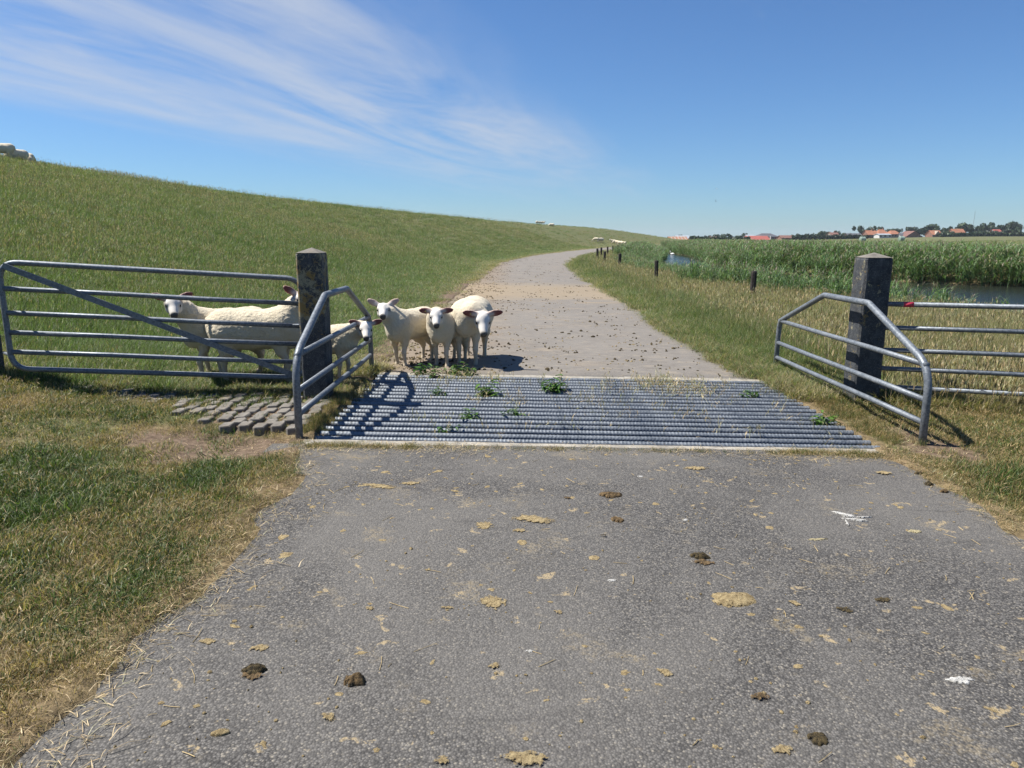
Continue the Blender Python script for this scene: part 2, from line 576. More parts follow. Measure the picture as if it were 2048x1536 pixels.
M = {
    'asphalt': mat_asphalt(), 'ground': mat_ground(), 'galv': mat_galv(), 'bar': mat_galv('rebar_steel', 1.05),
    'post': mat_post(), 'kerb': mat_concrete('pale_concrete', (0.21, 0.195, 0.165), (0.36, 0.335, 0.285)),
    'block': mat_concrete('paver_concrete', (0.115, 0.105, 0.092), (0.20, 0.185, 0.162)),
    'lawn': mat_grass('lawn_blades', (0.040, 0.080, 0.018), (0.105, 0.145, 0.036), (0.27, 0.185, 0.085), (0.42, 0.32, 0.165)),
    'dyke': mat_grass('dyke_blades', (0.076, 0.132, 0.036), (0.160, 0.205, 0.080), (0.28, 0.225, 0.12), (0.40, 0.335, 0.20), 0.40),
    'seed': mat_grass('seed_heads', (0.28, 0.28, 0.15), (0.42, 0.38, 0.23), (0.38, 0.28, 0.155), (0.52, 0.42, 0.26), 0.3),
    'reed': mat_grass('reed_leaves', (0.085, 0.165, 0.060), (0.170, 0.250, 0.115), (0.28, 0.25, 0.14), (0.36, 0.32, 0.20), 0.35),
    'plume': mat_grass('reed_plumes', (0.24, 0.205, 0.16), (0.34, 0.29, 0.22), (0.30, 0.25, 0.2), (0.42, 0.36, 0.28), 0.2),
    'weed': mat_grass('weed_leaves', (0.040, 0.105, 0.016), (0.085, 0.165, 0.028), (0.20, 0.22, 0.06), (0.30, 0.28, 0.1), 0.3),
    'sheep': mat_sheep(), 'water': mat_water(),
    'dung_dark': mat_dung('fresh_dung', (0.020, 0.017, 0.011), (0.10, 0.075, 0.035)),
    'dung_brown': mat_dung('drying_dung', (0.050, 0.034, 0.017), (0.17, 0.115, 0.058)),
    'dung_dry': mat_dung('dry_straw_dung', (0.19, 0.140, 0.070), (0.36, 0.285, 0.155), 60, (0.40, 0.32, 0.18)),
    'white': mat_dung('bird_dropping_white', (0.34, 0.335, 0.31), (0.56, 0.555, 0.53), 40, (0.44, 0.43, 0.40)),
    'cream': mat_dung('pale_dropping_cream', (0.28, 0.24, 0.14), (0.40, 0.35, 0.21), 40, (0.36, 0.31, 0.19)),
    'eye': plain('dark_eye', (0.012, 0.010, 0.008), 0.15, 0, 0.1, 10),
    'wood': plain('dark_weathered_wood', (0.035, 0.030, 0.026), 0.9, 0, 0.5, 14, 0.6),
    'steel_dark': plain('dark_steel_edge', (0.06, 0.065, 0.075), 0.5, 0.5, 0.4, 8),
    'red': plain('red_tape', (0.55, 0.045, 0.08), 0.55, 0, 0.15, 8),
    'yellow': plain('yellow_tag', (0.62, 0.48, 0.05), 0.5, 0, 0.1, 8),
    'leaf': mat_grass('tree_leaves', (0.024, 0.042, 0.018), (0.048, 0.074, 0.030), (0.05, 0.06, 0.02), (0.07, 0.08, 0.03), 0.2, -1.0),
    'bark': plain('tree_bark', (0.07, 0.055, 0.04), 0.9, 0, 0.3, 3),
    'brick': plain('house_brick', (0.20, 0.105, 0.075), 0.9, 0, 0.2, 0.6),
    'beige': plain('beige_brick', (0.30, 0.25, 0.20), 0.9, 0, 0.15, 0.6),
    'wwall': plain('white_wall', (0.48, 0.475, 0.46), 0.9, 0, 0.08, 0.4),
    'greyw': plain('grey_wall', (0.22, 0.22, 0.23), 0.9, 0, 0.15, 0.4),
    'orange': plain('orange_tiles', (0.27, 0.115, 0.065), 0.85, 0, 0.2, 0.8),
    'redroof': plain('red_tiles', (0.27, 0.075, 0.058), 0.8, 0, 0.15, 0.8),
    'brownroof': plain('brown_red_tiles', (0.155, 0.078, 0.062), 0.85, 0, 0.2, 0.8),
    'darkroof': plain('dark_slates', (0.075, 0.075, 0.085), 0.8, 0, 0.2, 0.8),
    'greyroof': plain('grey_sheet_roof', (0.27, 0.30, 0.33), 0.7, 0, 0.12, 0.5),
    'pane': plain('window_glass', (0.03, 0.035, 0.045), 0.1, 0, 0.1, 2),
    'bale': plain('wrapped_bale_green', (0.20, 0.26, 0.22), 0.5, 0, 0.1, 2),
    'straw': plain('dry_straw', (0.36, 0.275, 0.14), 0.8, 0, 0.3, 9),
    'birdd': plain('dark_feathers', (0.03, 0.028, 0.03), 0.8), 'birdw': plain('white_feathers', (0.8, 0.8, 0.78), 0.8, 0, 0.05),
}

# ------------------------------------------------------------------ terrain
ctrl = np.array([(0.63, -30), (0.63, -12), (0.63, 0), (0.63, 8), (0.68, 18), (0.80, 30), (1.15, 42), (2.0, 53), (3.9, 66), (7.4, 84),
                 (12.4, 106), (19.0, 132), (27.5, 160), (39, 195), (54, 235), (78, 290), (112, 360), (160, 450), (240, 590)], float)


def catmull(P, n=10):
    out = []
    for i in range(len(P) - 1):
        p0, p1, p2, p3 = P[max(i - 1, 0)], P[i], P[i + 1], P[min(i + 2, len(P) - 1)]
        for t in np.linspace(0, 1, n, endpoint=False):
            out.append(0.5 * ((2 * p1) + (-p0 + p2) * t + (2 * p0 - 5 * p1 + 4 * p2 - p3) * t * t + (-p0 + 3 * p1 - 3 * p2 + p3) * t ** 3))
    out.append(P[-1])
    return np.array(out)


ROAD = catmull(ctrl, 4)
HALF = 2.12


def seg_dist(P, x, y, closed=False):
    """distance to a polyline and the sign of the side (left = +)"""
    x = np.asarray(x, float)
    y = np.asarray(y, float)
    shp = x.shape
    x, y = x.ravel(), y.ravel()
    best = np.full(x.shape, 1e18)
    side = np.ones(x.shape)
    n = len(P) if closed else len(P) - 1
    for i in range(n):
        a, b = P[i], P[(i + 1) % len(P)]
        d = b - a
        L2 = d @ d
        t = np.clip(((x - a[0]) * d[0] + (y - a[1]) * d[1]) / L2, 0, 1)
        ex, ey = x - (a[0] + t * d[0]), y - (a[1] + t * d[1])
        q = ex * ex + ey * ey
        m = q < best
        best = np.where(m, q, best)
        side = np.where(m, np.where(d[0] * ey - d[1] * ex >= 0, 1.0, -1.0), side)
    return np.sqrt(best).reshape(shp), side.reshape(shp)


def road_d(x, y):
    d, s = seg_dist(ROAD, x, y)
    return d * s


POND = np.array([(60, 3), (24, 6), (15.5, 10.5), (11.6, 15), (9.6, 21), (8.9, 29), (8.9, 41), (10.2, 55), (12.8, 68), (16.2, 82), (19.5, 98), (22.6, 117),
                 (24.4, 119), (22.6, 96), (19.8, 78), (17.0, 62), (16.3, 52), (17.2, 42), (20.2, 35.5), (26, 30), (40, 24), (70, 18)], float)
WATER_Z = -0.62


def inside_poly(P, x, y):
    x = np.asarray(x, float)
    y = np.asarray(y, float)
    c = np.zeros(x.shape, bool)
    n = len(P)
    for i in range(n):
        (x0, y0), (x1, y1) = P[i], P[(i + 1) % n]
        if y0 == y1:
            continue
        cr = ((y0 > y) != (y1 > y)) & (x < (x1 - x0) * (y - y0) / (y1 - y0) + x0)
        c ^= cr
    return c


def pond_sd(x, y):
    d, _ = seg_dist(POND, x, y, True)
    return np.where(inside_poly(POND, x, y), -d, d)


def crossfall(x, y):
    return -0.018 * np.clip(np.asarray(x, float) + 1.5, 0, 4.6) * smoothstep(70, 35, y)


def half_w(y, d):
    """half width of the asphalt: the lawn has crept over its left edge in front of the grid"""
    return HALF - 0.17 * (np.asarray(d) > 0) * smoothstep(5.3, 4.3, y)


GX0, GX1, GY0, GY1 = -1.52, 2.86, 5.34, 8.02       # the cattle grid


def ground_z(x, y, detail=True):
    x = np.asarray(x, float)
    y = np.asarray(y, float)
    d = road_d(x, y)
    z = crossfall(x, y)
    # dyke on the left
    t = np.clip((d - 2.9) / 6.0, 0, 1)
    up = 0.285 * (6.0 * (t ** 3 - t ** 4 / 2) + np.clip(d - 8.9, 0, None))
    up = up + 0.10 * smoothstep(2.2, 5.0, d)
    crest = 4.95
    up = np.where(up < crest - 0.5, up, crest - 0.5 + 0.5 * (1 - np.exp(-(up - crest + 0.5) / 0.5)))
    back = 0.3 * np.clip(d - 29.0, 0, 15)
    z = z + np.where(d > 0, np.maximum(up - back, 0), 0) * smoothstep(400, 215, y)
    # right: verge and bank, fields, a slight rise under the village
    z = z - 0.05 * smoothstep(2.4, 5.5, -d)
    z = z + 3.3 * smoothstep(150, 480, y) * smoothstep(120, 330, x)
    sd = pond_sd(x, y)
    z = z - 1.05 * smoothstep(1.9, -1.2, sd)
    if detail:
        far = smoothstep(120, 25, np.hypot(x, y))
        z = z + far * smoothstep(2.0, 2.6, np.abs(d)) * (0.05 * (fbm(x * 0.9, y * 0.9, 5) - 0.5) + 0.035 * (fbm(x * 4, y * 4, 9, 3) - 0.5))
    # asphalt lies a little above its bed; the verge stands a little above the asphalt, with an uneven edge
    e = np.abs(d) - (half_w(y, d) + 0.10 * (fbm(x * 0.8, y * 0.8, 21) - 0.5) * 2 + 0.16 * (fbm(x * 3.5, y * 3.5, 23, 3) - 0.5))
    z = z + np.where(e < 0, -0.035, -0.035 + 0.055 * smoothstep(0.0, 0.12, e))
    # pit below the grid
    pit = (x > GX0 + 0.03) & (x < GX1 - 0.03) & (y > GY0 + 0.02) & (y < GY1 - 0.02)
    z = np.where(pit, -0.55, z)
    # worn hollow in front of the paving blocks by the left post
    z = z - 0.055 * np.exp(-(((x + 2.05) / 0.45) ** 2 + ((y - 5.28) / 0.28) ** 2))
    return z


def gz(x, y):
    return float(ground_z(np.array([x]), np.array([y]))[0])


def graded(parts):
    out = []
    for a, b, st in parts:
        n = max(1, int(round((b - a) / st)))
        out.append(np.linspace(a, b, n, endpoint=False))
    return np.concatenate(out)


xs = np.concatenate([graded([(-120, -30, 4), (-30, -9, 0.6), (-9, -1.62, 0.09), (-1.62, -1.42, 0.02), (-1.42, 2.76, 0.25), (2.76, 2.96, 0.02), (2.96, 7, 0.11), (7, 30, 0.4), (30, 60, 1.5)]),
                     60 * (60.0 ** np.linspace(0, 1, 36))])
ys = np.concatenate([graded([(-12, 1, 1.0), (1, 5.28, 0.09), (5.28, 5.40, 0.02), (5.40, 7.96, 0.09), (7.96, 8.08, 0.02), (8.08, 14, 0.12), (14, 45, 0.35), (45, 120, 1.2), (120, 600, 8)]),
                     600 * (7.0 ** np.linspace(0, 1, 16))])
GXm, GYm = np.meshgrid(xs, ys)
GZm = ground_z(GXm, GYm)
nx_, ny_ = len(xs), len(ys)
ii = np.arange(nx_ * ny_).reshape(ny_, nx_)
quads = np.stack([ii[:-1, :-1], ii[:-1, 1:], ii[1:, 1:], ii[1:, :-1]], -1).reshape(-1, 4)
gme = np_mesh('ground', np.stack([GXm, GYm, GZm], -1).reshape(-1, 3), quads)
gme.materials.append(M['ground'])
gme.polygons.foreach_set('use_smooth', np.ones(len(gme.polygons), bool))
DM = road_d(GXm, GYm)


def dirt_mask(x, y, d):
    """bare trodden soil: beside the left post, along the dyke-side road edge, at the wing ends"""
    n = fbm(np.asarray(x) * 1.7, np.asarray(y) * 1.7, 33)
    n2 = fbm(np.asarray(x) * 6, np.asarray(y) * 6, 35, 3)
    m = 1.1 * np.exp(-(((x + 2.15) / 0.85) ** 2 + ((y - 5.08) / 0.50) ** 2))
    m = np.maximum(m, 0.95 * np.exp(-(((x + 2.1) / 0.7) ** 2 + ((y - 6.0) / 0.55) ** 2)))
    m = np.maximum(m, 0.85 * np.exp(-(((x + 1.9) / 0.8) ** 2 + ((y - 7.6) / 0.7) ** 2)))
    m = np.maximum(m, 0.8 * np.exp(-(((x - 3.3) / 0.45) ** 2 + ((y - 5.4) / 0.8) ** 2)))
    m = np.maximum(m, smoothstep(3.1, 2.3, d) * (d > 0) * smoothstep(8.2, 9.0, y) * smoothstep(34, 20, y))
    return np.clip(smoothstep(0.40, 0.66, m + 0.55 * (n - 0.5) + 0.5 * (n2 - 0.5)), 0, 1)


def dry_field(x, y, d):
    """how straw-dry the grass is, 0 lush .. 1 straw"""
    x = np.asarray(x, float)
    y = np.asarray(y, float)
    n = fbm(x * 0.9 + 3, y * 0.9, 41)
    n2 = fbm(x * 3.1, y * 3.1, 43, 3)
    lawn = 0.35 + 0.9 * (n - 0.5) + 1.5 * (n2 - 0.5)
    edge = 0.70 * np.exp(-np.clip(np.abs(d) - half_w(y, d), 0, None) / 0.30)
    left_near = lawn + edge
    nd = fbm(x * 0.12, y * 0.12, 47)
    dyke = 0.16 + 0.45 * (nd - 0.5) + 0.35 * (n - 0.5) + 0.75 * np.exp(-np.clip(np.abs(d) - HALF, 0, None) / 0.45) + 0.10 * smoothstep(25, 90, y)
    right_near = 0.50 + 0.9 * (n - 0.5) + 0.4 * (n2 - 0.5) + 0.2 * np.exp(-np.clip(np.abs(d) - HALF, 0, None) / 0.3)
    gr = np.exp(-(((x - 3.7) / 0.75) ** 2 + ((y - 4.35) / 0.55) ** 2))
    right_near = right_near - 0.75 * gr
    e = -d - HALF
    verge = 0.20 + 0.42 * smoothstep(0.5, 2.6, e) + 0.5 * (n - 0.5) + 0.35 * np.exp(-np.clip(e, 0, None) / 0.25)
    verge = np.where(y > 60, verge * (1 - smoothstep(60, 130, y)) + 0.30 * smoothstep(60, 130, y), verge)
    L = np.where(y < 6.6, left_near, left_near * (1 - smoothstep(6.6, 8.2, y)) + dyke * smoothstep(6.6, 8.2, y))
    R = np.where(y < 6.6, right_near, right_near * (1 - smoothstep(7.0, 9.0, y)) + verge * smoothstep(7.0, 9.0, y))
    return np.clip(np.where(d > 0, L, R), 0.02, 0.98)


dirt_v = dirt_mask(GXm, GYm, DM)
green_v = 1 - dry_field(GXm, GYm, DM)
green_v = np.where((np.abs(DM) < HALF + 0.15), 0.1, green_v)
sdm = pond_sd(GXm, GYm)
dirt_v = np.maximum(dirt_v, smoothstep(0.6, 0.0, sdm))
set_attr(gme, 'green', 'FLOAT', green_v.ravel())
set_attr(gme, 'dirt', 'FLOAT', dirt_v.ravel())
ground = bpy.data.objects.new('ground', gme)
COL.objects.link(ground)
tag(ground, kind='structure')


def road_z(x, y):
    x, y = np.asarray(x, float), np.asarray(y, float)
    off = np.clip(x - np.interp(y, ROAD[:, 1], ROAD[:, 0]), -2.4, 2.4)
    return crossfall(x, y) + 0.006 * (1 - (off / HALF) ** 2) + 0.012 * (fbm(x * 0.5, y * 0.5, 3) - 0.5)


def ribbon(name, i0, i1, y0=None, y1=None):
    """asphalt sheet along the centre line between two y"""
    P = ROAD
    seglen = np.hypot(*np.diff(P, axis=0).T)
    s = np.concatenate([[0], np.cumsum(seglen)])
    sa = np.interp(i0, P[:, 1], s)
    sb = np.interp(i1, P[:, 1], s)
    st = np.linspace(sa, sb, max(24, int((sb - sa) / 0.8)))
    cx, cy = np.interp(st, s, P[:, 0]), np.interp(st, s, P[:, 1])
    tx, ty = np.gradient(cx), np.gradient(cy)
    L = np.hypot(tx, ty)
    tx, ty = tx / L, ty / L
    off = np.linspace(-HALF - 0.3, HALF + 0.3, 13)
    X = cx[:, None] + ty[:, None] * off
    Y = cy[:, None] - tx[:, None] * off
    Z = crossfall(X, Y) + 0.006 * (1 - (off / HALF) ** 2) + 0.012 * (fbm(X * 0.5, Y * 0.5, 3) - 0.5)
    n, m = X.shape
    idx = np.arange(n * m).reshape(n, m)
    F = np.stack([idx[:-1, :-1], idx[:-1, 1:], idx[1:, 1:], idx[1:, :-1]], -1).reshape(-1, 4)
    me = np_mesh(name, np.stack([X, Y, Z], -1).reshape(-1, 3), F)
    me.materials.append(M['asphalt'])
    me.polygons.foreach_set('use_smooth', np.ones(len(me.polygons), bool))
    o = bpy.data.objects.new(name, me)
    COL.objects.link(o)
    return tag(o, kind='structure')


ribbon('road', -12, GY0 - 0.10)
ribbon('road', GY1 + 0.12, 360)

# water
wx0, wy0 = POND.min(0)
wv = [(p[0], p[1], WATER_Z) for p in POND]
wme_v = []
water = mesh_obj('water', [(5, 0, WATER_Z), (130, 0, WATER_Z), (130, 122, WATER_Z), (5, 122, WATER_Z)], [(0, 1, 2, 3)], M['water'])
tag(water, kind='structure')

# ------------------------------------------------------------------ tubes, gates, posts, guard rails


def fillet(P, r, n=7):
    P = [Vector(p) for p in P]
    out = [P[0]]
    for i in range(1, len(P) - 1):
        a, b, c = P[i - 1], P[i], P[i + 1]
        u, w = (a - b).normalized(), (c - b).normalized()
        ang = u.angle(w)
        rr = r[i] if isinstance(r, (list, tuple)) else r
        k = min(rr / math.tan(ang / 2), (a - b).length * 0.49, (c - b).length * 0.49)
        p0, p2 = b + u * k, b + w * k
        for t in np.linspace(0, 1, n):
            out.append(p0 * (1 - t) ** 2 + b * 2 * t * (1 - t) + p2 * t * t)
    out.append(P[-1])
    return out


def sweep(path, rad, sides=12, close=False):
    path = [Vector(p) for p in path]
    n = len(path)
    V, F = [], []
    t0 = (path[1] - path[0]).normalized()
    up = Vector((0, 0, 1)) if abs(t0.z) < 0.9 else Vector((1, 0, 0))
    nrm = (up - t0 * up.dot(t0)).normalized()
    for i, p in enumerate(path):
        if close:
            t = (path[(i + 1) % n] - path[i - 1]).normalized()
        else:
            t = (path[min(i + 1, n - 1)] - path[max(i - 1, 0)]).normalized()
        nrm = (nrm - t * nrm.dot(t)).normalized()
        bn = t.cross(nrm)
        for k in range(sides):
            a = 2 * math.pi * k / sides
            V.append(p + (nrm * math.cos(a) + bn * math.sin(a)) * rad)
    m = n if close else n - 1
    for i in range(m):
        for k in range(sides):
            a, b = i * sides + k, i * sides + (k + 1) % sides
            c, d = ((i + 1) % n) * sides + (k + 1) % sides, ((i + 1) % n) * sides + k
            F.append((a, b, c, d))
    if not close:
        F.append(tuple(range(sides - 1, -1, -1)))
        F.append(tuple(range((n - 1) * sides, n * sides)))
    return V, F


def tube(name, path, rad, mat, parent=None, sides=12, close=False):
    V, F = sweep(path, rad, sides, close)
    o = mesh_obj(name, V, F, mat, parent, smooth=True)
    return o


def local_path(pts, org):
    return [Vector(p) - Vector(org) for p in pts]


# --- concrete posts with a shallow pyramid cap
def concrete_post(x, y, w, h, zb, label, name='gate_post', rz=0.0, lich=1.0):
    b = 0.018
    hw = w / 2
    V, F, li = [], [], []
    rings = [(-0.3, 0)] + [(z, 0) for z in np.linspace(0, h - 0.02, 14)] + [(h, 0.008)]
    prof = [(-hw + b, -hw), (hw - b, -hw), (hw, -hw + b), (hw, hw - b), (hw - b, hw), (-hw + b, hw), (-hw, hw - b), (-hw, -hw + b)]
    for z, ins in rings:
        for (px, py) in prof:
            k = 1 - ins / hw
            j = 0.0025
            V.append((px * k + random.uniform(-j, j), py * k + random.uniform(-j, j), z))
            li.append(lich * (1.0 if z > h * 0.55 else (0.35 if z > h * 0.4 else -0.6)))
    n = len(rings)
    for i in range(n - 1):
        for k in range(8):
            F.append((i * 8 + k, i * 8 + (k + 1) % 8, (i + 1) * 8 + (k + 1) % 8, (i + 1) * 8 + k))
    o = mesh_obj(name, V, F, M['post'])
    o.location = (x, y, zb)
    o.rotation_euler = (0, 0, rz)
    set_attr(o.data, 'lichen', 'FLOAT', li)
    tag(o, label, 'post')
    # the weathered cap
    cv = [(px * 0.985, py * 0.985, h - 0.001) for (px, py) in prof] + [(0.004, 0, h + 0.045)]
    cf = [(k, (k + 1) % 8, 8) for k in range(8)]
    c = mesh_obj('post_cap', cv, cf, M['block'], o)
    return o


LPX, LPY = -1.83, 6.72
concrete_post(LPX, LPY, 0.235, 1.36, 0.02, 'dark square concrete post with yellow lichen on top half, left of the grid')
RPX, RPY = 3.45, 7.02
concrete_post(RPX, RPY, 0.258, 1.42, -0.09, 'dark square concrete post behind the right guard rail, grey side lit', lich=0.1)
concrete_post(-4.95, 6.75, 0.20, 1.25, 0.16, 'dark gate post at the left edge of the picture', lich=0.2)


# --- wing guard rails either side of the grid
def guard_rail(x, y0, y1, zb, label):
    root = empty('guard_rail', (x, y0, zb))
    L = y1 - y0
    pts = [(0, 0, -0.25), (0, 0.01, 0.62), (0, L * 0.33, 1.02), (0, L * 0.62, 1.02), (0, L * 0.985, 0.62), (0, L, -0.25)]
    path = fillet(pts, [0, 0.30, 0.16, 0.14, 0.16, 0], 9)
    tube('frame', path, 0.029, M['galv'], root, 14)
    for k, (z, r) in enumerate(((0.63, 0.024), (0.36, 0.024), (0.18, 0.024))):
        a = 0.055 if z > 0.5 else 0.022
        tube('rail', [(0, a, z), (0, L * 0.3, z + 0.002), (0, L * 0.7, z - 0.002), (0, L - a, z)], r, M['galv'], root, 12)
    tag(root, label, 'guard rail', 'guard rails at the cattle grid')
    return root


guard_rail(-1.64, 5.40, 8.36, 0.0, 'grey tubular guard rail with angled top beside the lichened post, left of the grid')
guard_rail(3.21, 5.47, 8.72, -0.085, 'grey tubular guard rail with angled top along the right side of the grid')


# --- field gates
def gate_left():
    a, b = Vector((-4.52, 6.46, 0)), Vector((-2.0, 6.94, 0))
    zl, zr = 0.352, 0.175
    H = 0.955
    root = empty('field_gate', (a.x, a.y, 0))
    d = b - a

    def P(s, h):      # s 0..1 along, h above the bottom rail
        return Vector((d.x * s, d.y * s, zl * (1 - s) + zr * s + h))
    fr = fillet([P(0.5, 0), P(0, 0), P(0, H), P(1, H), P(1, 0), P(0.5, 0)], 0.16, 9)
    tube('frame', fr, 0.0245, M['galv'], root, 14)
    for h in (0.153, 0.329, 0.505, 0.720):
        tube('rail', [P(0.008, h), P(0.33, h + 0.003), P(0.66, h - 0.003), P(0.992, h)], 0.0225, M['galv'], root, 12)
    n = Vector((d.y, -d.x, 0)).normalized() * 0.040
    # flat diagonal brace in front of the rails
    p0, p1 = P(0.02, H - 0.03) + n, P(0.955, 0.03) + n
    ax = (p1 - p0).normalized()
    up = Vector((0, 0, 1))
    w = (up - ax * up.dot(ax)).normalized() * 0.026
    q = n.normalized() * 0.006
    vs = [p0 - w - q, p1 - w - q, p1 + w - q, p0 + w - q, p0 - w + q, p1 - w + q, p1 + w + q, p0 + w + q]
    mesh_obj('brace', vs, [(0, 1, 2, 3), (7, 6, 5, 4), (0, 4, 5, 1), (1, 5, 6, 2), (2, 6, 7, 3), (3, 7, 4, 0)], M['galv'], root)
    for h in (0.12, 0.86):
        c = P(-0.004, h)
        tube('hinge', [c + Vector((-0.16, 0.16, 0)), c + Vector((-0.02, 0.03, 0)), c + Vector((0.0, 0.0, 0))], 0.014, M['galv'], root, 8)
    c = P(1.0, 0.52)
    tube('latch', [c + Vector((-0.10, -0.03, 0)), c + Vector((0.10, -0.02, 0))], 0.009, M['galv'], root, 8)
    tag(root, 'grey six-bar steel field gate with diagonal brace, in front of two sheep', 'gate')


def gate_right():
    a = Vector((RPX + 0.10, RPY - 0.10, 0))
    d = Vector((2.75, -0.86, 0))
    root = empty('field_gate', (a.x, a.y, -0.09))

    def P(s, h):
        return Vector((d.x * s, d.y * s, h))
    tube('frame', fillet([P(0.0, 0.985), P(1, 0.985), P(1, 0.185), P(0.0, 0.185)], 0.13, 9), 0.0235, M['galv'], root, 14)
    for h in (0.365, 0.545, 0.76):
        tube('rail', [P(0.0, h), P(0.33, h + 0.002), P(0.66, h - 0.002), P(0.995, h)], 0.0225, M['galv'], root, 12)
    tube('tape', [P(0.055, 0.985), P(0.085, 0.985)], 0.0255, M['red'], root, 14)
    tag(root, 'grey steel bar gate with a red taped end, right of the right post', 'gate')


gate_left()
gate_right()


# ------------------------------------------------------------------ cattle grid
def rebar_mesh(name, length, R, style):
    st = 0.0058
    n = int(length / st)
    sides = 14
    th = np.arange(sides) * 2 * np.pi / sides
    x = np.linspace(0, length, n)
    X, T = np.meshgrid(x, th, indexing='ij')
    pitch = 0.029
    if style == 0:      # ribs that meet on the crown: beads
        ph = X / pitch + 0.55 * np.abs(np.mod(T, 2 * np.pi) - np.pi) / np.pi
    else:               # slanting ribs
        ph = X / pitch + 2.0 * T / np.pi
    fr = np.mod(ph, 1.0)
    rib = np.exp(-((fr - 0.5) / 0.23) ** 2)
    r = R + 0.0042 * rib - 0.0008
    lon = np.exp(-((np.mod(T - (0.2 if style else 1.2), np.pi) - np.pi / 2) / 0.2) ** 2)
    r = np.maximum(r, R + 0.0035 * lon)
    V = np.stack([X, r * np.cos(T), r * np.sin(T)], -1).reshape(-1, 3)
    idx = np.arange(n * sides).reshape(n, sides)
    nxt = np.roll(idx, -1, axis=1)
    F = np.stack([idx[:-1], nxt[:-1], nxt[1:], idx[1:]], -1).reshape(-1, 4)
    me = np_mesh(name, V, F)
    me.polygons.foreach_set('use_smooth', np.ones(len(me.polygons), bool))
    me.materials.append(M['bar'])
    return me


def box_vf(x0, x1, y0, y1, z0, z1, bev=0.0):
    V = [(x0, y0, z0), (x1, y0, z0), (x1, y1, z0), (x0, y1, z0), (x0 + bev, y0 + bev, z1), (x1 - bev, y0 + bev, z1), (x1 - bev, y1 - bev, z1), (x0 + bev, y1 - bev, z1)]
    F = [(3, 2, 1, 0), (0, 1, 5, 4), (1, 2, 6, 5), (2, 3, 7, 6), (3, 0, 4, 7), (4, 5, 6, 7)]
    return V, F


def build_grid():
    root = empty('cattle_grid', (GX0, GY0, 0.0))
    root.rotation_euler = (0, 0.018, 0)      # lies with the crossfall of the lane
    W, D = GX1 - GX0, GY1 - GY0
    tag(root, 'steel cattle grid of ribbed round bars set across the lane', 'cattle grid')
    N = 18
    m0 = rebar_mesh('bar', W - 0.03, 0.0265, 0)
    m1 = rebar_mesh('bar', W - 0.03, 0.0265, 1)
    for i in range(N):
        o = bpy.data.objects.new('bar', m0 if i % 2 == 0 else m1)
        COL.objects.link(o)
        o.parent = root
        o.location = (0.015 + random.uniform(-0.012, 0.012), 0.055 + i * (D - 0.11) / (N - 1), -0.014 + random.uniform(-0.002, 0.002))
        o.rotation_euler = (random.uniform(-0.12, 0.12), 0, random.uniform(-0.0009, 0.0009))
    # bearers below the bars
    for k in range(5):
        x = 0.08 + k * (W - 0.16) / 4
        V, F = box_vf(x - 0.03, x + 0.03, 0.01, D - 0.01, -0.16, -0.040)
        mesh_obj('bearer', V, F, M['steel_dark'], root)
    # steel edge angle, front and back
    for y0 in (0.004, D - 0.012):
        V, F = box_vf(0.0, W, y0, y0 + 0.008, -0.16, -0.012)
        mesh_obj('edge_angle', V, F, M['steel_dark'], root)
    # pale concrete kerb beams
    for y0, y1 in ((-0.135, 0.0), (D, D + 0.15)):
        n = 26
        xx = np.linspace(-0.06, W + 0.06, n)
        V, F = [], []
        for i, x in enumerate(xx):
            j = [0.006 * (vnoise(x * 3 + q * 9.1, y0 * 7, 4) - 0.5) for q in range(4)]
            b = 0.012
            V += [(x, y0 + j[0], -0.4), (x, y0 + j[0], -0.008), (x, y0 + b + j[0], 0.006 + j[2]), (x, y1 - b, 0.006 + j[3]), (x, y1, -0.010), (x, y1, -0.4)]
        for i in range(n - 1):
            for k in range(5):
                a = i * 6 + k
                F.append((a, a + 6, a + 7, a + 1))
        F.append((0, 1, 2, 3, 4, 5))
        F.append(tuple((n - 1) * 6 + k for k in (5, 4, 3, 2, 1, 0)))
        mesh_obj('kerb', V, F, M['kerb'], root)
    for x in (-0.03, W):
        V, F = box_vf(x, x + 0.03, 0.002, D - 0.002, -0.5, -0.045)
        mesh_obj('side_wall', V, F, M['kerb'], root)


build_grid()


